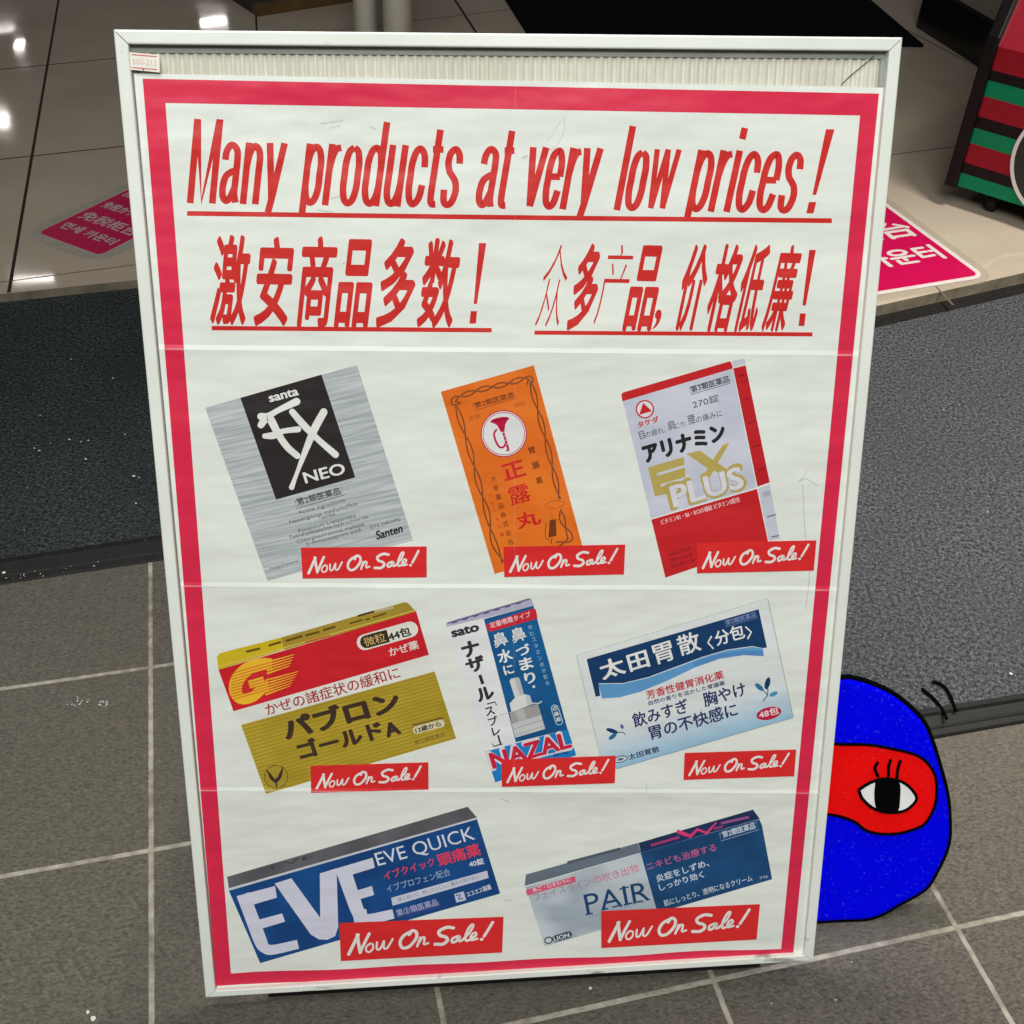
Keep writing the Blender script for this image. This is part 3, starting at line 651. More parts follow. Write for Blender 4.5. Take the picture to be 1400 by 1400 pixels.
q.ell((668, 666), 9, 9, 0, 2, WHT)
for i, ch in enumerate('抗ヒスタミン成分配合'): q.text(ch, (636 + 12.6 * i, 290 + 41 * i), (662 + 12.6 * i, 283 + 41 * i), 28, 2, ink(160, 196, 222))
q.poly([(508, 630), (516, 615), (560, 604), (574, 612), (606, 728), (545, 745)], 2, ink(212, 212, 212)); q.poly([(540, 612), (560, 604), (574, 612), (606, 728), (580, 736)], 3, ink(186, 188, 190))
q.poly([(508, 778), (545, 738), (612, 716), (642, 724), (660, 782), (520, 834)], 3, ink(222, 222, 220)); q.poly([(612, 716), (642, 724), (660, 782), (625, 795)], 4, ink(196, 198, 200))
q.poly([(508, 836), (695, 778), (742, 945), (545, 1004), (520, 910)], 2, ink(198, 200, 202)); q.poly([(508, 836), (695, 778), (716, 852), (522, 912)], 3, ink(160, 160, 160)); q.poly([(545, 826), (600, 808), (620, 880), (565, 898)], 4, ink(182, 182, 182))
q.stroke([(530, 948), (725, 885)], 4, 4, ink(150, 152, 155), smooth=False); q.stroke([(540, 985), (740, 925)], 4, 4, ink(170, 172, 174), smooth=False)
q.stroke([(440, 855), (530, 830)], 4, 4, ink(170, 174, 178), smooth=False); q.stroke([(650, 775), (700, 775), (718, 762)], 8, 4, ink(200, 204, 206))
q.stroke([(806, 810), (834, 895)], 52, 2, ink(160, 204, 232)); q.stroke([(806, 810), (834, 895)], 40, 3, BL5)
for i, ch in enumerate('点鼻薬'): q.text(ch, (792 + 12 * i, 828 + 36 * i), (826 + 12 * i, 819 + 36 * i), 30, 4, WHT, bold=.01)
q.text('NAZAL', (392, 1216), (922, 1064), 116, 2, ink(226, 214, 222), bold=.075); q.text('NAZAL', (402, 1206), (914, 1062), 100, 3, ink(206, 34, 60), bold=.04)
q.stroke([(690, 1132), (915, 1080)], 10, 3, ink(220, 214, 228), smooth=False); q.text('spray', (800, 1130), (905, 1108), 20, 4, ink(30, 50, 120), bold=.02)
q.build('product_picture', POSTER, label='narrow blue and white nasal spray carton with a bottle printed on it')
# ---- white digestive powder carton
Z6 = (780, 800, 4.2424); q = Print(Z6); NV = ink(22, 60, 104); LB = ink(96, 156, 208); N6 = ink(44, 52, 104)
tl6, tr6, br6, bl6 = [np.array(p, float) for p in ((30, 402), (1140, 66), (1287, 758), (188, 1080))]
q.poly([tl6, tr6, br6, bl6], 1, ink(224, 228, 228))
for k in range(12):
    f0, f1 = .70 + .3 * k / 12, .70 + .3 * (k + 1) / 12; g_ = ((k + .5) / 12) ** 1.2
    q.poly([along(tl6, bl6, f0), along(tr6, br6, f0), along(tr6, br6, f1), along(tl6, bl6, f1)], 2, ink(int(222 - 72 * g_), int(227 - 37 * g_), int(230 - 12 * g_)))
q.stroke([tl6, bl6], 10, 2, ink(205, 210, 208), smooth=False, cap=False); q.stroke([tr6, br6], 4, 2, ink(160, 166, 166), smooth=False, cap=False); q.stroke([(260, 1060), br6], 4, 3, ink(140, 158, 172), smooth=False, cap=False); q.stroke([tl6, tr6], 4, 3, ink(202, 208, 204), smooth=False, cap=False)
q.poly([(88, 425), (1087, 130), (1135, 352), (1112, 356), (1050, 344), (900, 366), (760, 408), (600, 468), (450, 525), (300, 562), (157, 564), (166, 636), (140, 642)], 3, NV)
q.poly([(157, 568), (300, 566), (450, 530), (600, 474), (760, 413), (900, 371), (1050, 349), (1112, 358), (1116, 402), (1000, 396), (860, 418), (720, 468), (560, 545), (400, 612), (280, 645), (176, 652)], 3, LB)
q.poly([(700, 440), (860, 392), (1000, 370), (1112, 372), (1116, 402), (1000, 396), (860, 418), (720, 468)], 4, ink(86, 140, 200))
q.text('太', (186, 544), (316, 502), 104, 4, WHT, bold=.03); q.text('田', (345, 496), (455, 462), 96, 4, WHT, bold=.025); q.text('胃', (496, 455), (600, 422), 112, 4, WHT, bold=.016); q.text('散', (634, 405), (756, 368), 116, 4, WHT, bold=.016)
q.text('分包', (845, 345), (1010, 296), 84, 4, WHT, bold=.02); q.stroke([(812, 290), (792, 325), (822, 358)], 9, 4, WHT, smooth=False); q.stroke([(1012, 234), (1044, 262), (1024, 300)], 9, 4, WHT, smooth=False)
q.box([(888, 200), (1070, 146), (1080, 180), (896, 234)], 3, 4, ink(110, 130, 180)); q.text('第2類医薬品', (900, 226), (1074, 174), 30, 4, ink(130, 150, 196), bold=.01)
q.text('芳香性健胃消化薬', (440, 656), (886, 532), 48, 3, ink(196, 50, 72), bold=.02)
q.text('自然の香りを活かした胃腸薬', (450, 692), (892, 570), 26, 3, ink(70, 76, 120), bold=.02)
q.text('飲みすぎ', (366, 822), (684, 728), 82, 3, N6, bold=.02); q.text('胸やけ', (776, 700), (1016, 630), 82, 3, N6, bold=.02); q.text('胃の不快感に', (462, 892), (968, 748), 80, 3, N6, bold=.02)
for c_, a_, rx, ry, m_ in (((235, 840), 18, 36, 12, NV), ((238, 872), -38, 28, 12, ink(48, 110, 160)), ((292, 815), 60, 14, 9, ink(80, 110, 160)), ((1137, 560), 105, 36, 15, NV), ((1090, 582), 40, 30, 14, ink(52, 120, 164)), ((1172, 622), -25, 26, 12, ink(70, 150, 180))): q.ell(c_, rx, ry, a_, 3, m_)
q.stroke([(1140, 590), (1136, 630), (1112, 662)], 6, 3, ink(70, 90, 120)); q.stroke([(1105, 595), (1136, 625)], 5, 3, ink(70, 90, 120)); q.stroke([(268, 850), (298, 848), (310, 862)], 5, 3, ink(70, 90, 120))
q.ell((1145, 735), 74, 36, -14, 3, ink(190, 30, 66)); q.text('48包', (1092, 765), (1204, 735), 42, 4, ink(240, 222, 226), bold=.02)
q.ell((284, 1004), 42, 20, -14, 3, ink(80, 90, 130)); q.ell((284, 1004), 36, 15, -14, 4, ink(196, 210, 222)); q.ell((284, 1004), 18, 7, -14, 5, ink(90, 100, 140)); q.text('太田胃散', (334, 1010), (512, 958), 34, 4, ink(50, 60, 100), bold=.02)
q.build('product_picture', POSTER, label='white digestive powder carton with a navy banner and leaf sprigs')
# ---- blue headache tablet carton
Z7 = (290, 1080, 3.4146); q = Print(Z7); B7 = paper((24, 80, 144), 'soft', (20, 66, 124)); L7 = ink(214, 214, 232)
q.poly([(70, 475), (1230, 136), (1337, 483), (215, 813)], 1, B7); q.poly([(70, 464), (62, 410), (1186, 78), (1230, 128)], 1, paper((104, 104, 112), 'soft', (88, 88, 92))); q.stroke([(66, 470), (1231, 132)], 7, 2, ink(206, 208, 222), smooth=False, cap=False)
q.text('EVE', (270, 376), (470, 318), 18, 2, ink(70, 70, 76), cap=True)
q.stroke([(136, 492), (180, 610), (218, 712), (238, 742), (275, 750), (392, 724)], [62, 62, 60, 50, 46, 42], 2, L7, cap=False); q.poly([(106, 500), (286, 452), (294, 506), (165, 545)], 2, L7); q.poly([(180, 618), (318, 580), (332, 618), (195, 660)], 2, L7)
q.poly([(284, 440), (362, 415), (496, 600), (495, 392), (573, 368), (580, 640), (566, 684), (530, 702), (490, 700), (452, 678)], 3, L7)
q.stroke([(602, 368), (640, 480), (668, 560), (690, 600), (725, 606), (838, 580)], [70, 66, 62, 56, 50, 44], 2, L7, cap=False); q.poly([(562, 372), (742, 318), (752, 364), (620, 405)], 2, L7); q.poly([(640, 480), (738, 450), (748, 492), (660, 518)], 2, L7); q.poly([(640, 540), (712, 560), (720, 622), (655, 620)], 2, L7)
q.text('EVE QUICK', (772, 368), (1226, 240), 74, 2, ink(224, 226, 238), bold=.0)
q.text('イブクイック', (800, 424), (1036, 352), 40, 2, ink(226, 72, 104), bold=.02); q.text('頭痛薬', (1055, 358), (1250, 302), 58, 2, ink(232, 66, 96), bold=.025)
q.text('イブプロフェン配合', (812, 482), (1108, 398), 36, 2, ink(160, 182, 212)); q.text('40錠', (1196, 362), (1264, 344), 30, 2, ink(220, 224, 238), bold=.02)
q.poly([(828, 505), (1276, 376), (1283, 410), (834, 542)], 2, ink(206, 208, 226)); q.text('速く効いて、胃にやさしい。痛みに負けない', (862, 522), (1240, 412), 18, 3, ink(120, 130, 170))
q.poly([(846, 565), (1050, 510), (1058, 548), (852, 602)], 2, ink(52, 70, 134)); q.text('第②類医薬品', (858, 592), (1050, 538), 32, 3, ink(176, 180, 216), bold=.01)
q.poly([(1122, 486), (1166, 473), (1178, 514), (1132, 526)], 2, ink(196, 204, 226)); q.stroke([(1132, 492), (1150, 488), (1142, 510), (1160, 506)], 6, 3, B7, smooth=False); q.text('エスエス製薬', (1186, 500), (1298, 462), 24, 2, ink(206, 212, 230), bold=.03)
q.build('product_picture', POSTER, label='long blue headache tablet carton with big white letters')
# ---- blue and silver skin cream carton
Z8 = (690, 1080, 3.5897); q = Print(Z8); B8 = paper((30, 80, 130), 'soft', (24, 66, 108)); PK = ink(222, 92, 126)
q.poly([(95, 475), (660, 305), (742, 600), (187, 768)], 1, paper((200, 208, 216), 'soft', (166, 178, 190))); q.poly([(660, 305), (1245, 140), (1256, 165), (1306, 432), (742, 600)], 1, B8)
q.poly([(90, 470), (96, 414), (648, 256), (662, 303)], 1, ink(106, 118, 132)); q.poly([(650, 256), (1213, 90), (1246, 135), (662, 303)], 1, ink(34, 50, 92)); q.stroke([(300, 355), (560, 285)], 14, 2, ink(84, 96, 110), smooth=False, cap=False)
q.stroke([(662, 304), (1244, 138)], 3, 2, ink(56, 100, 146), smooth=False, cap=False)
q.poly([(94, 490), (336, 420), (342, 448), (102, 517)], 2, PK); q.text('あご・口まわりに', (132, 500), (318, 446), 20, 3, ink(240, 214, 222), bold=.02)
q.text('フェイスライン', (140, 546), (420, 464), 38, 2, ink(168, 140, 158)); q.text('の吹き出物', (432, 462), (656, 396), 42, 2, ink(214, 120, 150)); q.text('ニキビも治療する', (694, 392), (1034, 292), 38, 2, ink(206, 96, 150), bold=.01)
N8 = ink(30, 70, 116)
q.text('PAIR', (396, 606), (708, 536), 96, 2, N8, bold=.0)
for a, b in (((388, 610), (424, 602)), ((382, 518), (412, 510)), ((468, 586), (500, 578)), ((520, 572), (552, 564)), ((555, 484), (600, 472)), ((576, 560), (620, 550)), ((622, 466), (650, 458)), ((640, 546), (672, 540))): q.stroke([a, b], 7, 3, N8, smooth=False, cap=False)
q.text('アクネクリーム', (558, 584), (682, 550), 16, 2, ink(110, 124, 150)); q.text('ペアアクネ', (408, 632), (476, 612), 16, 2, ink(110, 124, 150))
q.text('炎症をしずめ、', (742, 450), (998, 368), 36, 2, ink(206, 216, 228), bold=.02); q.text('しっかり効く', (756, 492), (972, 424), 34, 2, ink(206, 216, 228), bold=.02); q.text('肌にしっとり、透明になるクリーム', (778, 568), (1210, 440), 30, 2, ink(206, 216, 228), bold=.01); q.text('24g', (1246, 436), (1286, 424), 16, 2, ink(180, 190, 206))
q.box([(1048, 208), (1232, 152), (1240, 188), (1056, 244)], 3, 2, ink(150, 170, 200)); q.text('第2類医薬品', (1066, 230), (1226, 182), 32, 2, ink(206, 214, 228), bold=.02)
q.stroke([(846, 200), (905, 222), (940, 188), (985, 206), (1030, 156)], [20, 18, 14, 16, 8], 2, ink(214, 64, 120), smooth=False); q.stroke([(710, 268), (850, 226)], 12, 2, ink(170, 60, 120), smooth=False, cap=False); q.stroke([(1055, 158), (1192, 126)], 12, 2, ink(160, 90, 150), smooth=False, cap=False); q.stroke([(1020, 185), (1064, 172)], 9, 2, ink(170, 60, 120), smooth=False, cap=False)
q.ell((206, 736), 22, 18, -14, 2, ink(84, 96, 110)); q.ell((206, 736), 15, 11, -14, 3, ink(210, 216, 222)); q.stroke([(240, 728), (306, 708)], 32, 2, ink(64, 74, 90)); q.text('LION', (236, 740), (310, 718), 20, 3, ink(214, 220, 226), bold=.03)
q.build('product_picture', POSTER, label='long silver and blue skin cream carton')

# ---- the eight sale tags
SCRIPT = [([(140, 380), (180, 300), (215, 228)], 22), ([(208, 228), (216, 300), (226, 368)], 22), ([(224, 370), (262, 290), (296, 222)], 20),
 ([(300, 300), (272, 328), (272, 358), (294, 368), (320, 342), (320, 308), (300, 300)], 13), ([(352, 292), (350, 346), (374, 344), (404, 284)], 14), ([(404, 284), (402, 340), (428, 338), (468, 270)], 14),
 ([(604, 214), (548, 248), (522, 300), (540, 344), (590, 334), (640, 272), (642, 222), (612, 208), (590, 240)], 21), ([(648, 336), (660, 300), (672, 266)], 16), ([(656, 316), (686, 268), (704, 272), (698, 320), (730, 312)], 15),
 ([(915, 196), (864, 190), (810, 220), (818, 254), (858, 268), (872, 296), (838, 324), (780, 324)], 22), ([(948, 264), (908, 284), (908, 314), (936, 304), (962, 264), (956, 304), (978, 300)], 17),
 ([(978, 302), (1036, 236), (1060, 178), (1038, 184), (1006, 256), (1010, 304), (1040, 294)], 16), ([(1042, 290), (1082, 262), (1076, 240), (1050, 258), (1046, 298), (1092, 290)], 16), ([(1202, 160), (1172, 218), (1142, 272)], 19), ([(1122, 298), (1127, 296)], 20)]
T0 = np.array([(78, 130), (1278, 118), (1278, 412), (92, 432)], float)
def bil(Q, s, t): return (Q[0] * (1 - s) + Q[1] * s) * (1 - t) + (Q[3] * (1 - s) + Q[2] * s) * t
TAGR = ink(222, 44, 46); TRIM = ink(232, 220, 214)
for fr, quad in ((Z1, [(620, 1108), (1328, 1098), (1328, 1272), (630, 1282)]), (Z2, [(443, 1098), (1128, 1082), (1120, 1250), (447, 1268)]), (Z3, [(500, 1112), (1175, 1094), (1160, 1265), (503, 1283)]),
                 (Z4, [(555, 962), (1182, 940), (1182, 1085), (558, 1106)]), (Z5, [(452, 1148), (1208, 1118), (1200, 1300), (455, 1328)]), (Z6, [(655, 965), (1303, 942), (1290, 1098), (648, 1122)]),
                 (Z7, [(585, 622), (1352, 590), (1345, 757), (592, 800)]), (Z8, [(465, 590), (1245, 553), (1228, 727), (465, 772)])):
    Q = [np.array(p, float) for p in quad]
    def tf(p, Q=Q, fr=fr):
        x = (p[0] - 80) / 1200; s_ = x; yt = 130 - 12 * x; yb = 432 - 20 * x; t_ = (p[1] - yt) / (yb - yt)
        r = bil(Q, s_, t_); return P((fr[0] + r[0] / fr[2], fr[1] + r[1] / fr[2]))
    q = Print((0, 0, 1), fn=tf)
    q.poly([(80, 130), (1280, 118), (1280, 412), (80, 432)], 8, TAGR)
    for pts, wd_ in SCRIPT: q.stroke(pts, wd_ * 1.12, 9, WHT)
    q.build('sale_tag', POSTER)
# ---- scuffs: a few pencil-thin scratches and smears on the sheet
SC = ink(200, 205, 198)
for pts, wd_ in (([(1092, 655), (1102, 652), (1117, 661)], 1.4), ([(1097, 660), (1100, 720), (1106, 780), (1101, 828)], 1.3), ([(1104, 640), (1093, 656)], 1.2), ([(771, 158), (773, 175), (764, 196), (752, 206)], .9), ([(768, 165), (750, 192)], .8),
                 ([(440, 170), (470, 166)], 1.6), ([(452, 176), (466, 173)], 1.3), ([(507, 174), (516, 178)], 1.5), ([(452, 273), (466, 269)], 1.6), ([(436, 288), (456, 291)], 1.5), ([(716, 215), (722, 213)], 3), ([(472, 359), (470, 361)], 2),
                 ([(882, 1070), (882, 1082)], .9), ([(735, 300), (760, 297)], 1.2), ([(684, 1092), (694, 1096)], 1.5), ([(686, 1232), (698, 1230)], 1.2)): q = Print(); q.stroke(pts, wd_, 1, SC); q.build('scuff', POSTER)
# --- price sticker on the frame corner
q = MB(); c0 = P((178, 70)); wS, hS = .0235, .0128; a_ = math.radians(-4)
def st_(u, v, z): return (FR - .0014 + u * math.cos(a_) - v * math.sin(a_), .9030 - hS + u * math.sin(a_) + v * math.cos(a_), z)
SW = plain('sticker_paper', (236, 232, 222), .5, noise=.04); SRD = plain('sticker_red', (206, 90, 84), .5); SG = plain('sticker_print', (216, 188, 180), .5)
q.add([st_(*p, z) for z in (-.0022, -.0026) for p in ((0, 0), (wS, -.0004), (wS, hS), (0, hS))], [(0, 1, 2, 3), (7, 6, 5, 4), (0, 4, 5, 1), (1, 5, 6, 2), (2, 6, 7, 3), (3, 7, 4, 0)], SW)
for v0 in (.0012, .0108):
    q.add([st_(*p, -.0021) for p in ((.002, v0), (.0215, v0), (.0215, v0 + .0008), (.002, v0 + .0008))], [(0, 1, 2, 3)], SRD)
for u0 in (.0105, .0105):
    q.add([st_(u0 - .001 + .001 * (u0 > 0), y, -.00209) for y in (0, .0012)] + [st_(u0 + .001, y, -.00209) for y in (.0012, 0)], [(0, 1, 2, 3)], SRD)
vs, fs = glyphs('$00-213', 0); sc_ = .0185 / np.ptp(vs[:, 0]); q.add([st_(.0022 + v[0] * sc_, .0042 + v[1] * .0062, -.00205) for v in vs], fs, SG)
q.build('price_sticker', stand)
# ------------------------------------------------------------------ floor stickers
def to_frame(o3, d3):   # local frame on the shop floor: origin, x direction
    d = np.array(d3, float); d[2] = 0; d /= np.linalg.norm(d); return np.array(o3), d, np.cross([0, 0, 1], d)
def rrect(x0, y0, x1, y1, r, n=6):
    out = []
    for cx, cy, a in ((x1 - r, y0 + r, -90), (x1 - r, y1 - r, 0), (x0 + r, y1 - r, 90), (x0 + r, y0 + r, 180)):
        for k in range(n + 1):
            t = math.radians(a + 90 * k / n); out.append((cx + r * math.cos(t), cy + r * math.sin(t)))
    return out
MAGENTA = plain('magenta_vinyl', (206, 0, 82), .38, noise=.05, k=1.2); STW = plain('white_vinyl', (205, 197, 193), .38, noise=.05); CLR = plain('clear_film', (176, 166, 146), .22, noise=.05)
STW2 = plain('greyish_pink_vinyl', (172, 150, 154), .4, noise=.1, k=.8); CLR2 = plain('hazy_film', (176, 170, 158), .45, noise=.08, k=.8)  # duller, pinker vinyl for the left sticker
for m_, a_ in ((CLR, .12), (CLR2, .5)): m_.node_tree.nodes['Principled BSDF'].inputs['Alpha'].default_value = a_
def floor_sticker(label, corner, along_pt, wd, ht, lines, film, wm, rim, mirror, ink_m):
    O, ex, ey = to_frame(floor(corner, ZF), floor(along_pt, ZF) - floor(corner, ZF))
    r = empty('floor_sticker', tuple(O)); r.rotation_euler = (0, 0, math.atan2(ex[1], ex[0]))
    x0, x1 = (0, wd) if not mirror else (-wd, 0)
    q = MB(); fr = lambda p, z: (p[0], p[1], z)
    q.prism(rrect(x0 - film, -film, x1 + film, ht + film, .03 + film), fr, .0006, .0012, CLR if not mirror is False else CLR2); q.build('clear_film', r)
    q = MB(); q.prism(rrect(x0 - rim, -rim, x1 + rim, ht + rim, .02 + rim), fr, .0012, .0015, wm); q.build('white_rim', r)
    q = MB(); q.prism(rrect(x0, 0, x1, ht, .016), fr, .0015, .0017, MAGENTA)
    for body, xa, xb, y, h in lines:
        vs, fs = glyphs(body, 0); v = vs - vs.min(0); v = v / v.max(0).clip(1e-6)
        for k, (du, dv) in enumerate(((0, 0), (1, 0), (-1, 0), (0, 1), (0, -1))):
            q.add([(xa + a[0] * (xb - xa) + du * wd * .006, y + a[1] * h + dv * wd * .005, .0019 + k * 8e-6) for a in v], fs, ink_m)
    q.build('printed_panel', r)
    return tag(r, label, 'floor sticker')
def span(a, b): return float(np.linalg.norm(floor(a, ZF) - floor(b, ZF)))
wl = .182; hl = .31
floor_sticker('dim magenta floor sticker turned diagonally on beige tiles left of the poster stand', (52, 319), (137, 350), wl, hl,
    [('면세 카운터', .016, .166, .043, .030), ('免税柜台', .012, .172, .098, .038), ('免税カウンター', .012, .172, .165, .030), ('DUTY-FREE COUNTER', .012, .172, .232, .026)],
    .027, STW2, .003, False, STW2)
wr = .40; hr = .68
floor_sticker('bright magenta floor sticker on beige tiles right of the poster stand', (1338, 377), (1400, 367), wr, hr,
    [('면세 카운터', -.365, -.02, .086, .066), ('免税柜台', -.39, -.01, .198, .075), ('免税カウンター', -.385, -.012, .312, .06), ('DUTY-FREE COUNTER', -.385, -.012, .43, .05)],
    .034, STW, .0125, True, STW)

# ------------------------------------------------------------------ striped cart
zb = ZF + .055
A = floor((1309, 254), zb); B = floor((1400, 283), zb); ex = (B - A) / np.linalg.norm(B - A); en = np.cross(ex, [0, 0, 1])   # en points to the viewer
cart = empty('display_cart', (A[0], A[1], ZF)); cart.rotation_euler = (0, 0, math.atan2(ex[1], ex[0]))
def onp(px):    # photo pixel -> (x along front, height above shop floor)
    h_ = hit(px, en, A); return float((h_ - A) @ ex), float(h_[2] - ZF)
zz = lambda X, Y: (1220 + X / 4.375, Y / 4.375)
marks = [onp(zz(*p))[1] for p in ((390, 1110), (403, 1030), (415, 965), (447, 850), (478, 760), (496, 690), (533, 570), (558, 475), (582, 415), (622, 275))]
CW, CDp = .62, .45
RC = plain('red_panel', (132, 16, 30), .3, noise=.06, spec=.25); GC = plain('green_panel', (0, 112, 74), .3, noise=.06, spec=.2); BC = plain('black_panel', (15, 11, 11), .4, noise=.1, spec=.25); DGC = plain('dark_emblem', (26, 38, 34), .35); PKC = plain('pinkish_red_top', (150, 34, 48), .22, noise=.12)  # slightly pinker red for the sloping top
q = MB(); z0c = marks[0]; z1c = marks[-1]; top = z1c + .25; bkd = .12   # local: x along front, y back, z up
for i in range(9):
    mt = (GC, BC, RC, GC, BC, RC, GC, BC, RC)[i] if False else (GC, BC, RC, BC, GC, BC, RC, GC, BC)[i]
seq = [(GC, marks[0], marks[1]), (BC, marks[1], marks[2]), (RC, marks[2], marks[3]), (GC, marks[3], marks[4]), (BC, marks[4], marks[5]), (RC, marks[5], marks[6]), (GC, marks[6], marks[7]), (BC, marks[7], marks[8]), (RC, marks[8], marks[9])]
for mt, a, b in seq: q.add([(0, 0, a), (CW, 0, a), (CW, 0, b), (0, 0, b)], [(0, 1, 2, 3)], mt)
q.add([(0, 0, z1c), (CW, 0, z1c), (CW, bkd, top), (0, bkd, top)], [(0, 1, 2, 3)], PKC)
q.add([(0, bkd, top), (CW, bkd, top), (CW, CDp, top), (0, CDp, top)], [(0, 1, 2, 3)], PKC)
q.add([(0, CDp, z0c), (CW, CDp, z0c), (CW, CDp, top), (0, CDp, top)], [(3, 2, 1, 0)], BC); q.add([(0, 0, z0c), (CW, 0, z0c), (CW, CDp, z0c), (0, CDp, z0c)], [(3, 2, 1, 0)], BC)
q.build('body', cart, recalc=False)
sidep = [(-.014, z0c - .004), (-.014, z1c - .02), (-.008, z1c + .02), (bkd - .02, top + .01), (bkd + .02, top + .018), (CDp, top + .018), (CDp, z0c - .004)]
for x in (-.028, CW):
    q = MB(); q.prism(sidep, lambda p, t_: (t_, p[0], p[1]), x, x + .028, BC); bevel(q.build('side_panel', cart), .004)
cx, cz = onp((1385 + 80, 228)); rr = onp((1385, 206))[0]; rr = cx - rr
q = MB()
for r0, r1, mt, yy in ((rr - .008, rr, STW, -.003),):
    n = 64; ring = [(cx + r * math.cos(2 * math.pi * k / n), y, cz + r * math.sin(2 * math.pi * k / n)) for r, y in ((r1, -.0005), (r1, yy), (r0, yy), (r0, -.0005)) for k in range(n)]
    q.add(ring, [(a * n + k, a * n + (k + 1) % n, (a + 1) * n + (k + 1) % n, (a + 1) * n + k) for a in range(3) for k in range(n)], mt)
q.add([(cx + (rr - .008) * math.cos(2 * math.pi * k / 64), -.002, cz + (rr - .008) * math.sin(2 * math.pi * k / 64)) for k in range(64)], [tuple(range(64))[::-1]], DGC)
q.build('round_emblem', cart)
for x in (.075, CW - .075):
    for y in (.05, CDp - .06):
        q = MB(); q.box((x - .018, y - .012, z0c - .022), (x + .018, y + .012, z0c), BC); cas = q.build('caster', cart)
        q = MB(); rw = (z0c - .004) / 2 ; rw = min(rw, .026)
        q.tube([(x - .010, y + .006, rw + .0008), (x + .010, y + .006, rw + .0008)], rw, RUBBER, 20); q.build('wheel', cas, True)
tag(cart, 'red, green and black striped cart on casters with a round white ringed emblem', 'cart')

# ------------------------------------------------------------------ inside the shop, along the top of the frame
t = NT('dark_carpet'); o = t.obj(); t.l(t.mix(t.ramp(t.noise(o, 200, 3), .35, .65), lin((10, 10, 13)), lin((24, 24, 28))), t.b.inputs['Base Color']); t.setp(Roughness=.95); t.b.inputs['Specular IOR Level'].default_value = .05; DC = t.m
c1, c2, c3 = floor((690, 0), ZF), floor((1262, 65), ZF), floor((1186, 0), ZF); c0m = floor((718, 44), ZF)
n1 = along(c1, c0m, 1.18)
pts = [along(c0m, c1, 8), n1, c2, along(c2, c3, 4)]
q = MB(); lo = [p + [0, 0, .0006] for p in pts]; hi = [p + [0, 0, .009] for p in pts]; off = n1 * [1, 1, 0]
q.add([tuple(p - off) for p in lo + hi], [(3, 2, 1, 0), (4, 5, 6, 7)] + [(i, (i + 1) % 4, 4 + (i + 1) % 4, 4 + i) for i in range(4)], DC)
o = q.build('carpet'); o.location = tuple(off); tag(o, 'black carpet lying on beige tiles inside the shop', 'carpet')
# black kickboard with a grey cabinet on it
a0 = floor((1252, 37), ZF); b0 = floor((1338, 92), ZF); ex2 = (b0 - a0) / np.linalg.norm(b0 - a0); L2 = float(np.linalg.norm(b0 - a0))
en2 = np.cross(ex2, [0, 0, 1]); cab = empty('cabinet', tuple(a0)); cab.rotation_euler = (0, 0, math.atan2(ex2[1], ex2[0]))
hk = float(hit((1302, 0), en2, a0)[2] - ZF)
KB = plain('black_kickboard', (16, 15, 14), .3); CB = plain('grey_laminate', (128, 120, 108), .4, noise=.06)
q = MB(); q.box((0, 0, .0005), (1.6, .5, hk), KB); q.build('kickboard', cab)
q = MB(); q.box((0.012, .012, hk + .001), (1.6, .5, hk + .9), CB); bevel(q.build('body', cab), .003)
tag(cab, 'grey cabinet with a black kickboard behind the striped cart', 'cabinet')
# two round posts
PW = plain('grey_white_post', (243, 240, 230), .35, noise=.06)
for x0, x1, yv, lb in ((484, 515, 3.35, 'thinner of the two pale round posts behind the top of the poster stand'), (524, 563, 3.3, 'thicker of the two pale round posts behind the top of the poster stand')):
    ra, rb = ray((x0, 30)), ray((x1, 30)); ra, rb = ra / ra[1], rb / rb[1]
    xa, xb = CAM[0] + ra[0] * yv, CAM[0] + rb[0] * yv; rad = abs(xb - xa) / 2; cxp = (xa + xb) / 2
    p = empty('round_post', (cxp, yv, ZF)); q = MB(); q.tube([(0, 0, .0006), (0, 0, 1.9)], rad, PW, 32); q.build('pole', p, True)
    q = MB(); q.tube([(0, 0, .0007), (0, 0, .012)], rad + .014, PW, 32); q.build('base_ring', p, True)
    tag(p, lb, 'post')
# wooden sill
a0 = floor((352, 23), ZF); b0 = floor((481, 3), ZF); ex3 = (b0 - a0) / np.linalg.norm(b0 - a0); L3 = float(np.linalg.norm(b0 - a0))
WD = plain('brown_wood', (84, 62, 34), .45, noise=.3, nscale=12); DKW = plain('dark_wood', (40, 33, 26), .5, noise=.2)
q = MB(); q.box((0, 0, .0006), (L3 + .25, .035, .03), WD); pl = empty('wooden_step', tuple(a0)); pl.rotation_euler = (0, 0, math.atan2(ex3[1], ex3[0])); q.build('front_edge', pl)
q = MB(); q.box((0, .0355, .0006), (L3 + .25, .6, .026), DKW); q.build('tread', pl)
tag(pl, 'low brown wooden step on beige tiles beside the pale posts', 'step')

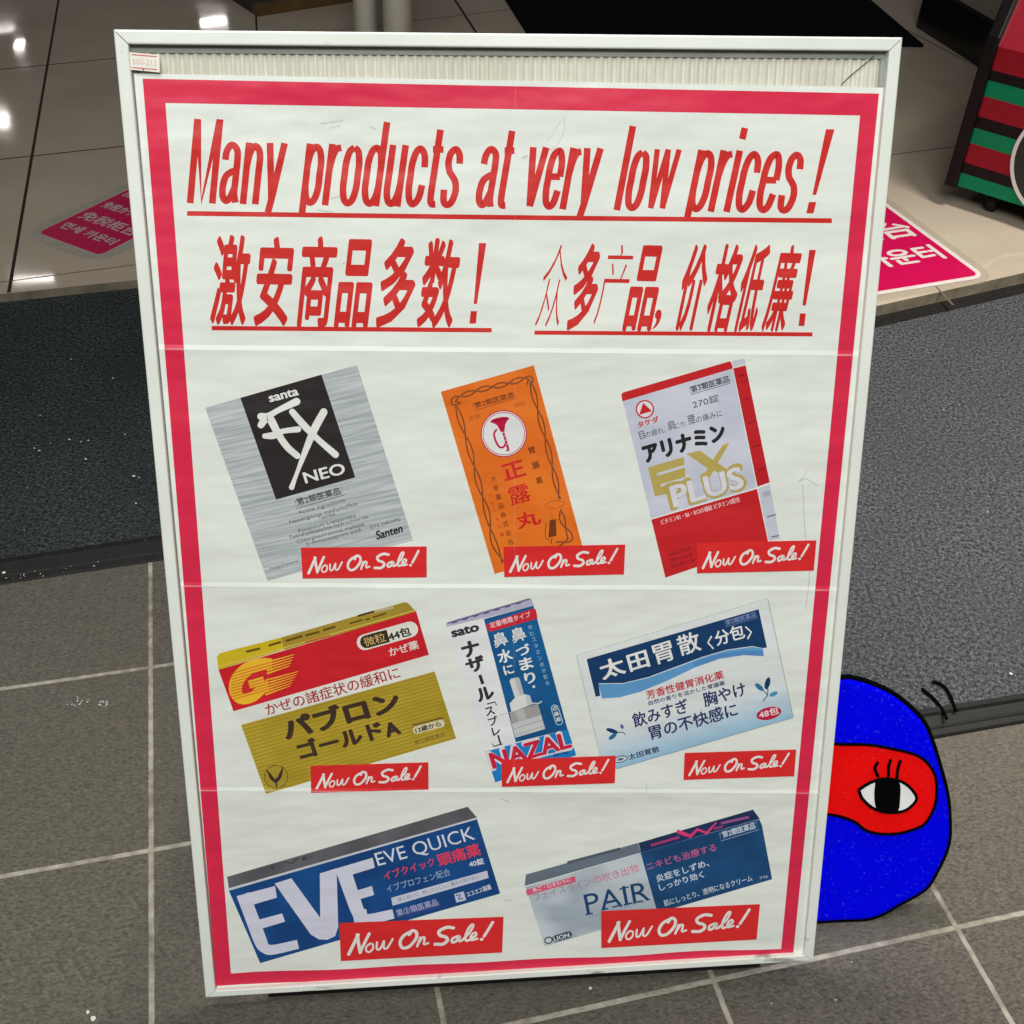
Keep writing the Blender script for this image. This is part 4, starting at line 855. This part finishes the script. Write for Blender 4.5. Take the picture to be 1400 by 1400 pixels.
# ------------------------------------------------------------------ the blue masked doodle, built as a padded figure behind the stand
ZD = -.068                                     # its face lies 7 cm behind the stand's face and leans as the stand does
DD = np.array([[0.0005895753458805516, -5.1281419219509224e-05, -0.10527040466520739], [-4.427787912861951e-05, -0.0007168199942620352, 0.9487624786213575], [-5.066700368696409e-05, -0.00016973113408330458, 1.0]])
def D(p): r = DD @ np.array([p[0], p[1], 1.0]); return r[:2] / r[2]
zf = lambda X, Y: np.array((1080 + X / 2.8, 900 + Y / 2.8))
right = [(232, 70), (300, 88), (390, 128), (470, 190), (520, 250), (552, 330), (582, 430), (604, 520), (612, 600), (608, 710), (560, 820), (515, 885), (420, 940), (350, 980), (290, 998), (200, 1003)]
R2 = [D(zf(*p)) for p in right]; xm = D(zf(150, 70))[0]
full = smooth_line([(*p, 0) for p in R2], 3); full = [p[:2] for p in full]
left = [np.array([2 * xm - p[0], p[1]]) for p in full[::-1]]
out = full + left
fig = empty('doodle_figure'); fig.matrix_world = M4.copy()
# put the empty at the figure's foot
foot = base + ux * xm + uy * min(p[1] for p in out) + uz * (ZD - .01)
M5 = M4.copy()
for i in range(3): M5[i][3] = foot[i]
fig.matrix_world = M5
shift = np.array([xm, min(p[1] for p in out), ZD - .01])
T = lambda u, v, z: (u - shift[0], v - shift[1], z - shift[2])
def sketch(name, rgb, rgb2):
    t = NT(name); o = t.obj(); c = lin(rgb, .6)
    c = t.mix(t.ramp(t.noise(o, 240, 3, .6), .62, .72, 0, .42), c, lin(rgb2, .9))
    c = t.mix(t.ramp(t.noise(o, 90, 2), .4, .7, 0, .12), c, tuple(x * .7 for x in lin(rgb, .8)[:3]) + (1,))
    t.l(c, t.b.inputs['Base Color']); t.setp(Roughness=.7); t.b.inputs['Specular IOR Level'].default_value = .05
    t.l(t.bump(t.noise(o, 300, 2), .2, .001), t.b.inputs['Normal']); return t.m
BLUE = sketch('blue_felt', (0, 0, 252), (70, 90, 200)); REDF = sketch('red_felt', (250, 10, 10), (190, 90, 80)); BLKF = plain('black_felt', (4, 4, 4), .9, noise=.5, nscale=200, spec=.05); WHF = plain('white_felt', (246, 246, 246), .7, noise=.05)
q = MB(); n = len(out); cen = np.mean(out, axis=0); rings = []
for k, z in ((.90, ZD - .020), (.955, ZD - .016), (.985, ZD - .009), (1.0, ZD - .004), (.985, ZD - .001), (.96, ZD)):
    rings.append([T(*(cen + (p - cen) * k), z) for p in out])
q.add([v for r_ in rings for v in r_], [tuple(range(n))[::-1], tuple(range(5 * n, 6 * n))] + [(a * n + i, a * n + (i + 1) % n, (a + 1) * n + (i + 1) % n, (a + 1) * n + i) for a in range(5) for i in range(n)], BLUE)
q.build('body', fig)
q = MB(); q.tube([T(*p, ZD - .004) for p in out + [out[0]]], .003, BLKF, 8, caps=False); q.build('outline', fig, True)
def patch(nm, pts, z, h, m, lw=None, lname='outline', close=True, parent=None):
    L = [p[:2] for p in smooth_line([(*p, 0) for p in pts], 4)]
    q = MB(); q.prism([tuple(p) for p in L], lambda p, t_: T(p[0], p[1], t_), z, z + h, m); ob = q.build(nm, parent or fig)
    if lw:
        q = MB(); q.tube([T(*p, z + h) for p in (L + [L[0]] if close else L)], lw, BLKF, 8, caps=not close); q.build(lname, ob, True)
    return ob
mask = [D(zf(*p)) for p in ((60, 300), (176, 318), (290, 320), (390, 336), (480, 360), (525, 395), (550, 440), (555, 500), (545, 560), (510, 620), (460, 645), (400, 660), (330, 660), (280, 645), (235, 612), (150, 588), (60, 590))]
mk = patch('face_mask', [*mask, *[np.array([2 * xm - p[0], p[1]]) for p in mask[::-1][1:-1]]][:len(mask)] + [], ZD + .0002, .002, REDF, .0017)
eye = [D(zf(*p)) for p in ((255, 490), (300, 462), (350, 448), (410, 455), (450, 480), (476, 520), (455, 552), (420, 572), (360, 576), (310, 560), (270, 525), (255, 490))]
ey = patch('eye', eye[:-1] + [eye[0]], ZD + .0024, .0012, WHF, .0017)
pu = [D(zf(*p)) for p in ((318, 458), (360, 450), (408, 456), (412, 520), (402, 572), (360, 576), (322, 560), (314, 510), (318, 458))]
patch('pupil', pu, ZD + .0038, .0008, BLKF)
for L in ([(330, 384), (318, 408), (330, 440)], [(378, 374), (370, 405), (370, 440)], [(416, 378), (406, 408), (402, 446)]):
    q = MB(); q.tube([T(*p[:2], ZD + .0032) for p in smooth_line([(*D(zf(*p)), 0) for p in L], 4)], .0017, BLKF, 8); q.build('eyelash', fig, True)
tag(fig, 'blue doodle built as a round figure with a red eye mask peeping out from behind the poster stand', 'doodle figure')
# the doodle's two motion strokes, added as black tubes on the mat
for pts, lb in (([(505, 116), (545, 150), (580, 190), (600, 232)], 'doodle motion stroke laid on the grey mat, the one nearer the blue figure'), ([(545, 88), (585, 104), (612, 140), (636, 202)], 'doodle motion stroke laid on the grey mat, the one farther from the blue figure')):
    L = [floor(zf(*p), .0155) for p in pts]; L = smooth_line(L, 5); o_ = np.array(L[0]); q = MB(); q.tube([p - o_ for p in L], .0022, BLKF, 8); ob = q.build('motion_stroke', None, True); ob.location = tuple(o_)
    tag(ob, lb, 'motion stroke', 'motion strokes of the doodle')

# ------------------------------------------------------------------ litter: flecks of paper, dried spots
FL = plain('paper_fleck', (206, 206, 200), .8, noise=.1); rnd = random.Random(7)
q = MB()
def fleck(px, z, s):
    c = floor(px, z); n_ = rnd.randint(4, 6); a0_ = rnd.random() * 6
    ring = [(c[0] + s * rnd.uniform(.5, 1) * math.cos(a0_ + 6.28 * k / n_), c[1] + s * rnd.uniform(.4, 1) * math.sin(a0_ + 6.28 * k / n_)) for k in range(n_)]
    q.add([(x, y, z + .0002 + .0006 * rnd.random()) for x, y in ring] + [(x, y, z) for x, y in ring], [tuple(range(n_))] + [(k, (k + 1) % n_, n_ + (k + 1) % n_, n_ + k) for k in range(n_)], FL)
for px, s in (((47, 613), .0025), ((54, 616), .0028), ((95, 601), .0024), ((111, 604), .0018), ((121, 602), .0022), ((117, 628), .003), ((183, 651), .003), ((190, 653), .0025), ((97, 491), .002), ((155, 517), .002), ((55, 568), .002), ((186, 688), .002), ((171, 594), .0018), ((5, 783), .003), ((1382, 921), .003), ((1350, 700), .0015), ((1290, 560), .0013)): fleck(px, .0165, s)
for k in range(18): fleck((rnd.uniform(2, 200), rnd.uniform(440, 740)), .0165, rnd.uniform(.0006, .001))
for k in range(16):
    x = rnd.uniform(0, 140); fleck((x, 797 - x * .155 + rnd.uniform(-9, 0)), .009, rnd.uniform(.0006, .0014))
for k in range(22):
    a = rnd.random() * 6.28; r_ = 5.5 * rnd.random() ** .3; fleck((141 + r_ * 1.2 * math.cos(a), 962 + r_ * .8 * math.sin(a)), .0008, .0011)
for k in range(16): fleck((110 + rnd.gauss(0, 6), 960 + rnd.gauss(0, 4)), .0008, .0012)
fleck((807, 1351), .001, .0025); fleck((120, 1384), .0008, .003); fleck((128, 1392), .0008, .004); fleck((1142, 1367), .0008, .0012); fleck((1164, 1315), .0008, .0013); fleck((1055, 1372), .0008, .0013)
tag(q.build('paper_litter'), kind='stuff')
# samples and denoise
S.cycles.use_denoising = True
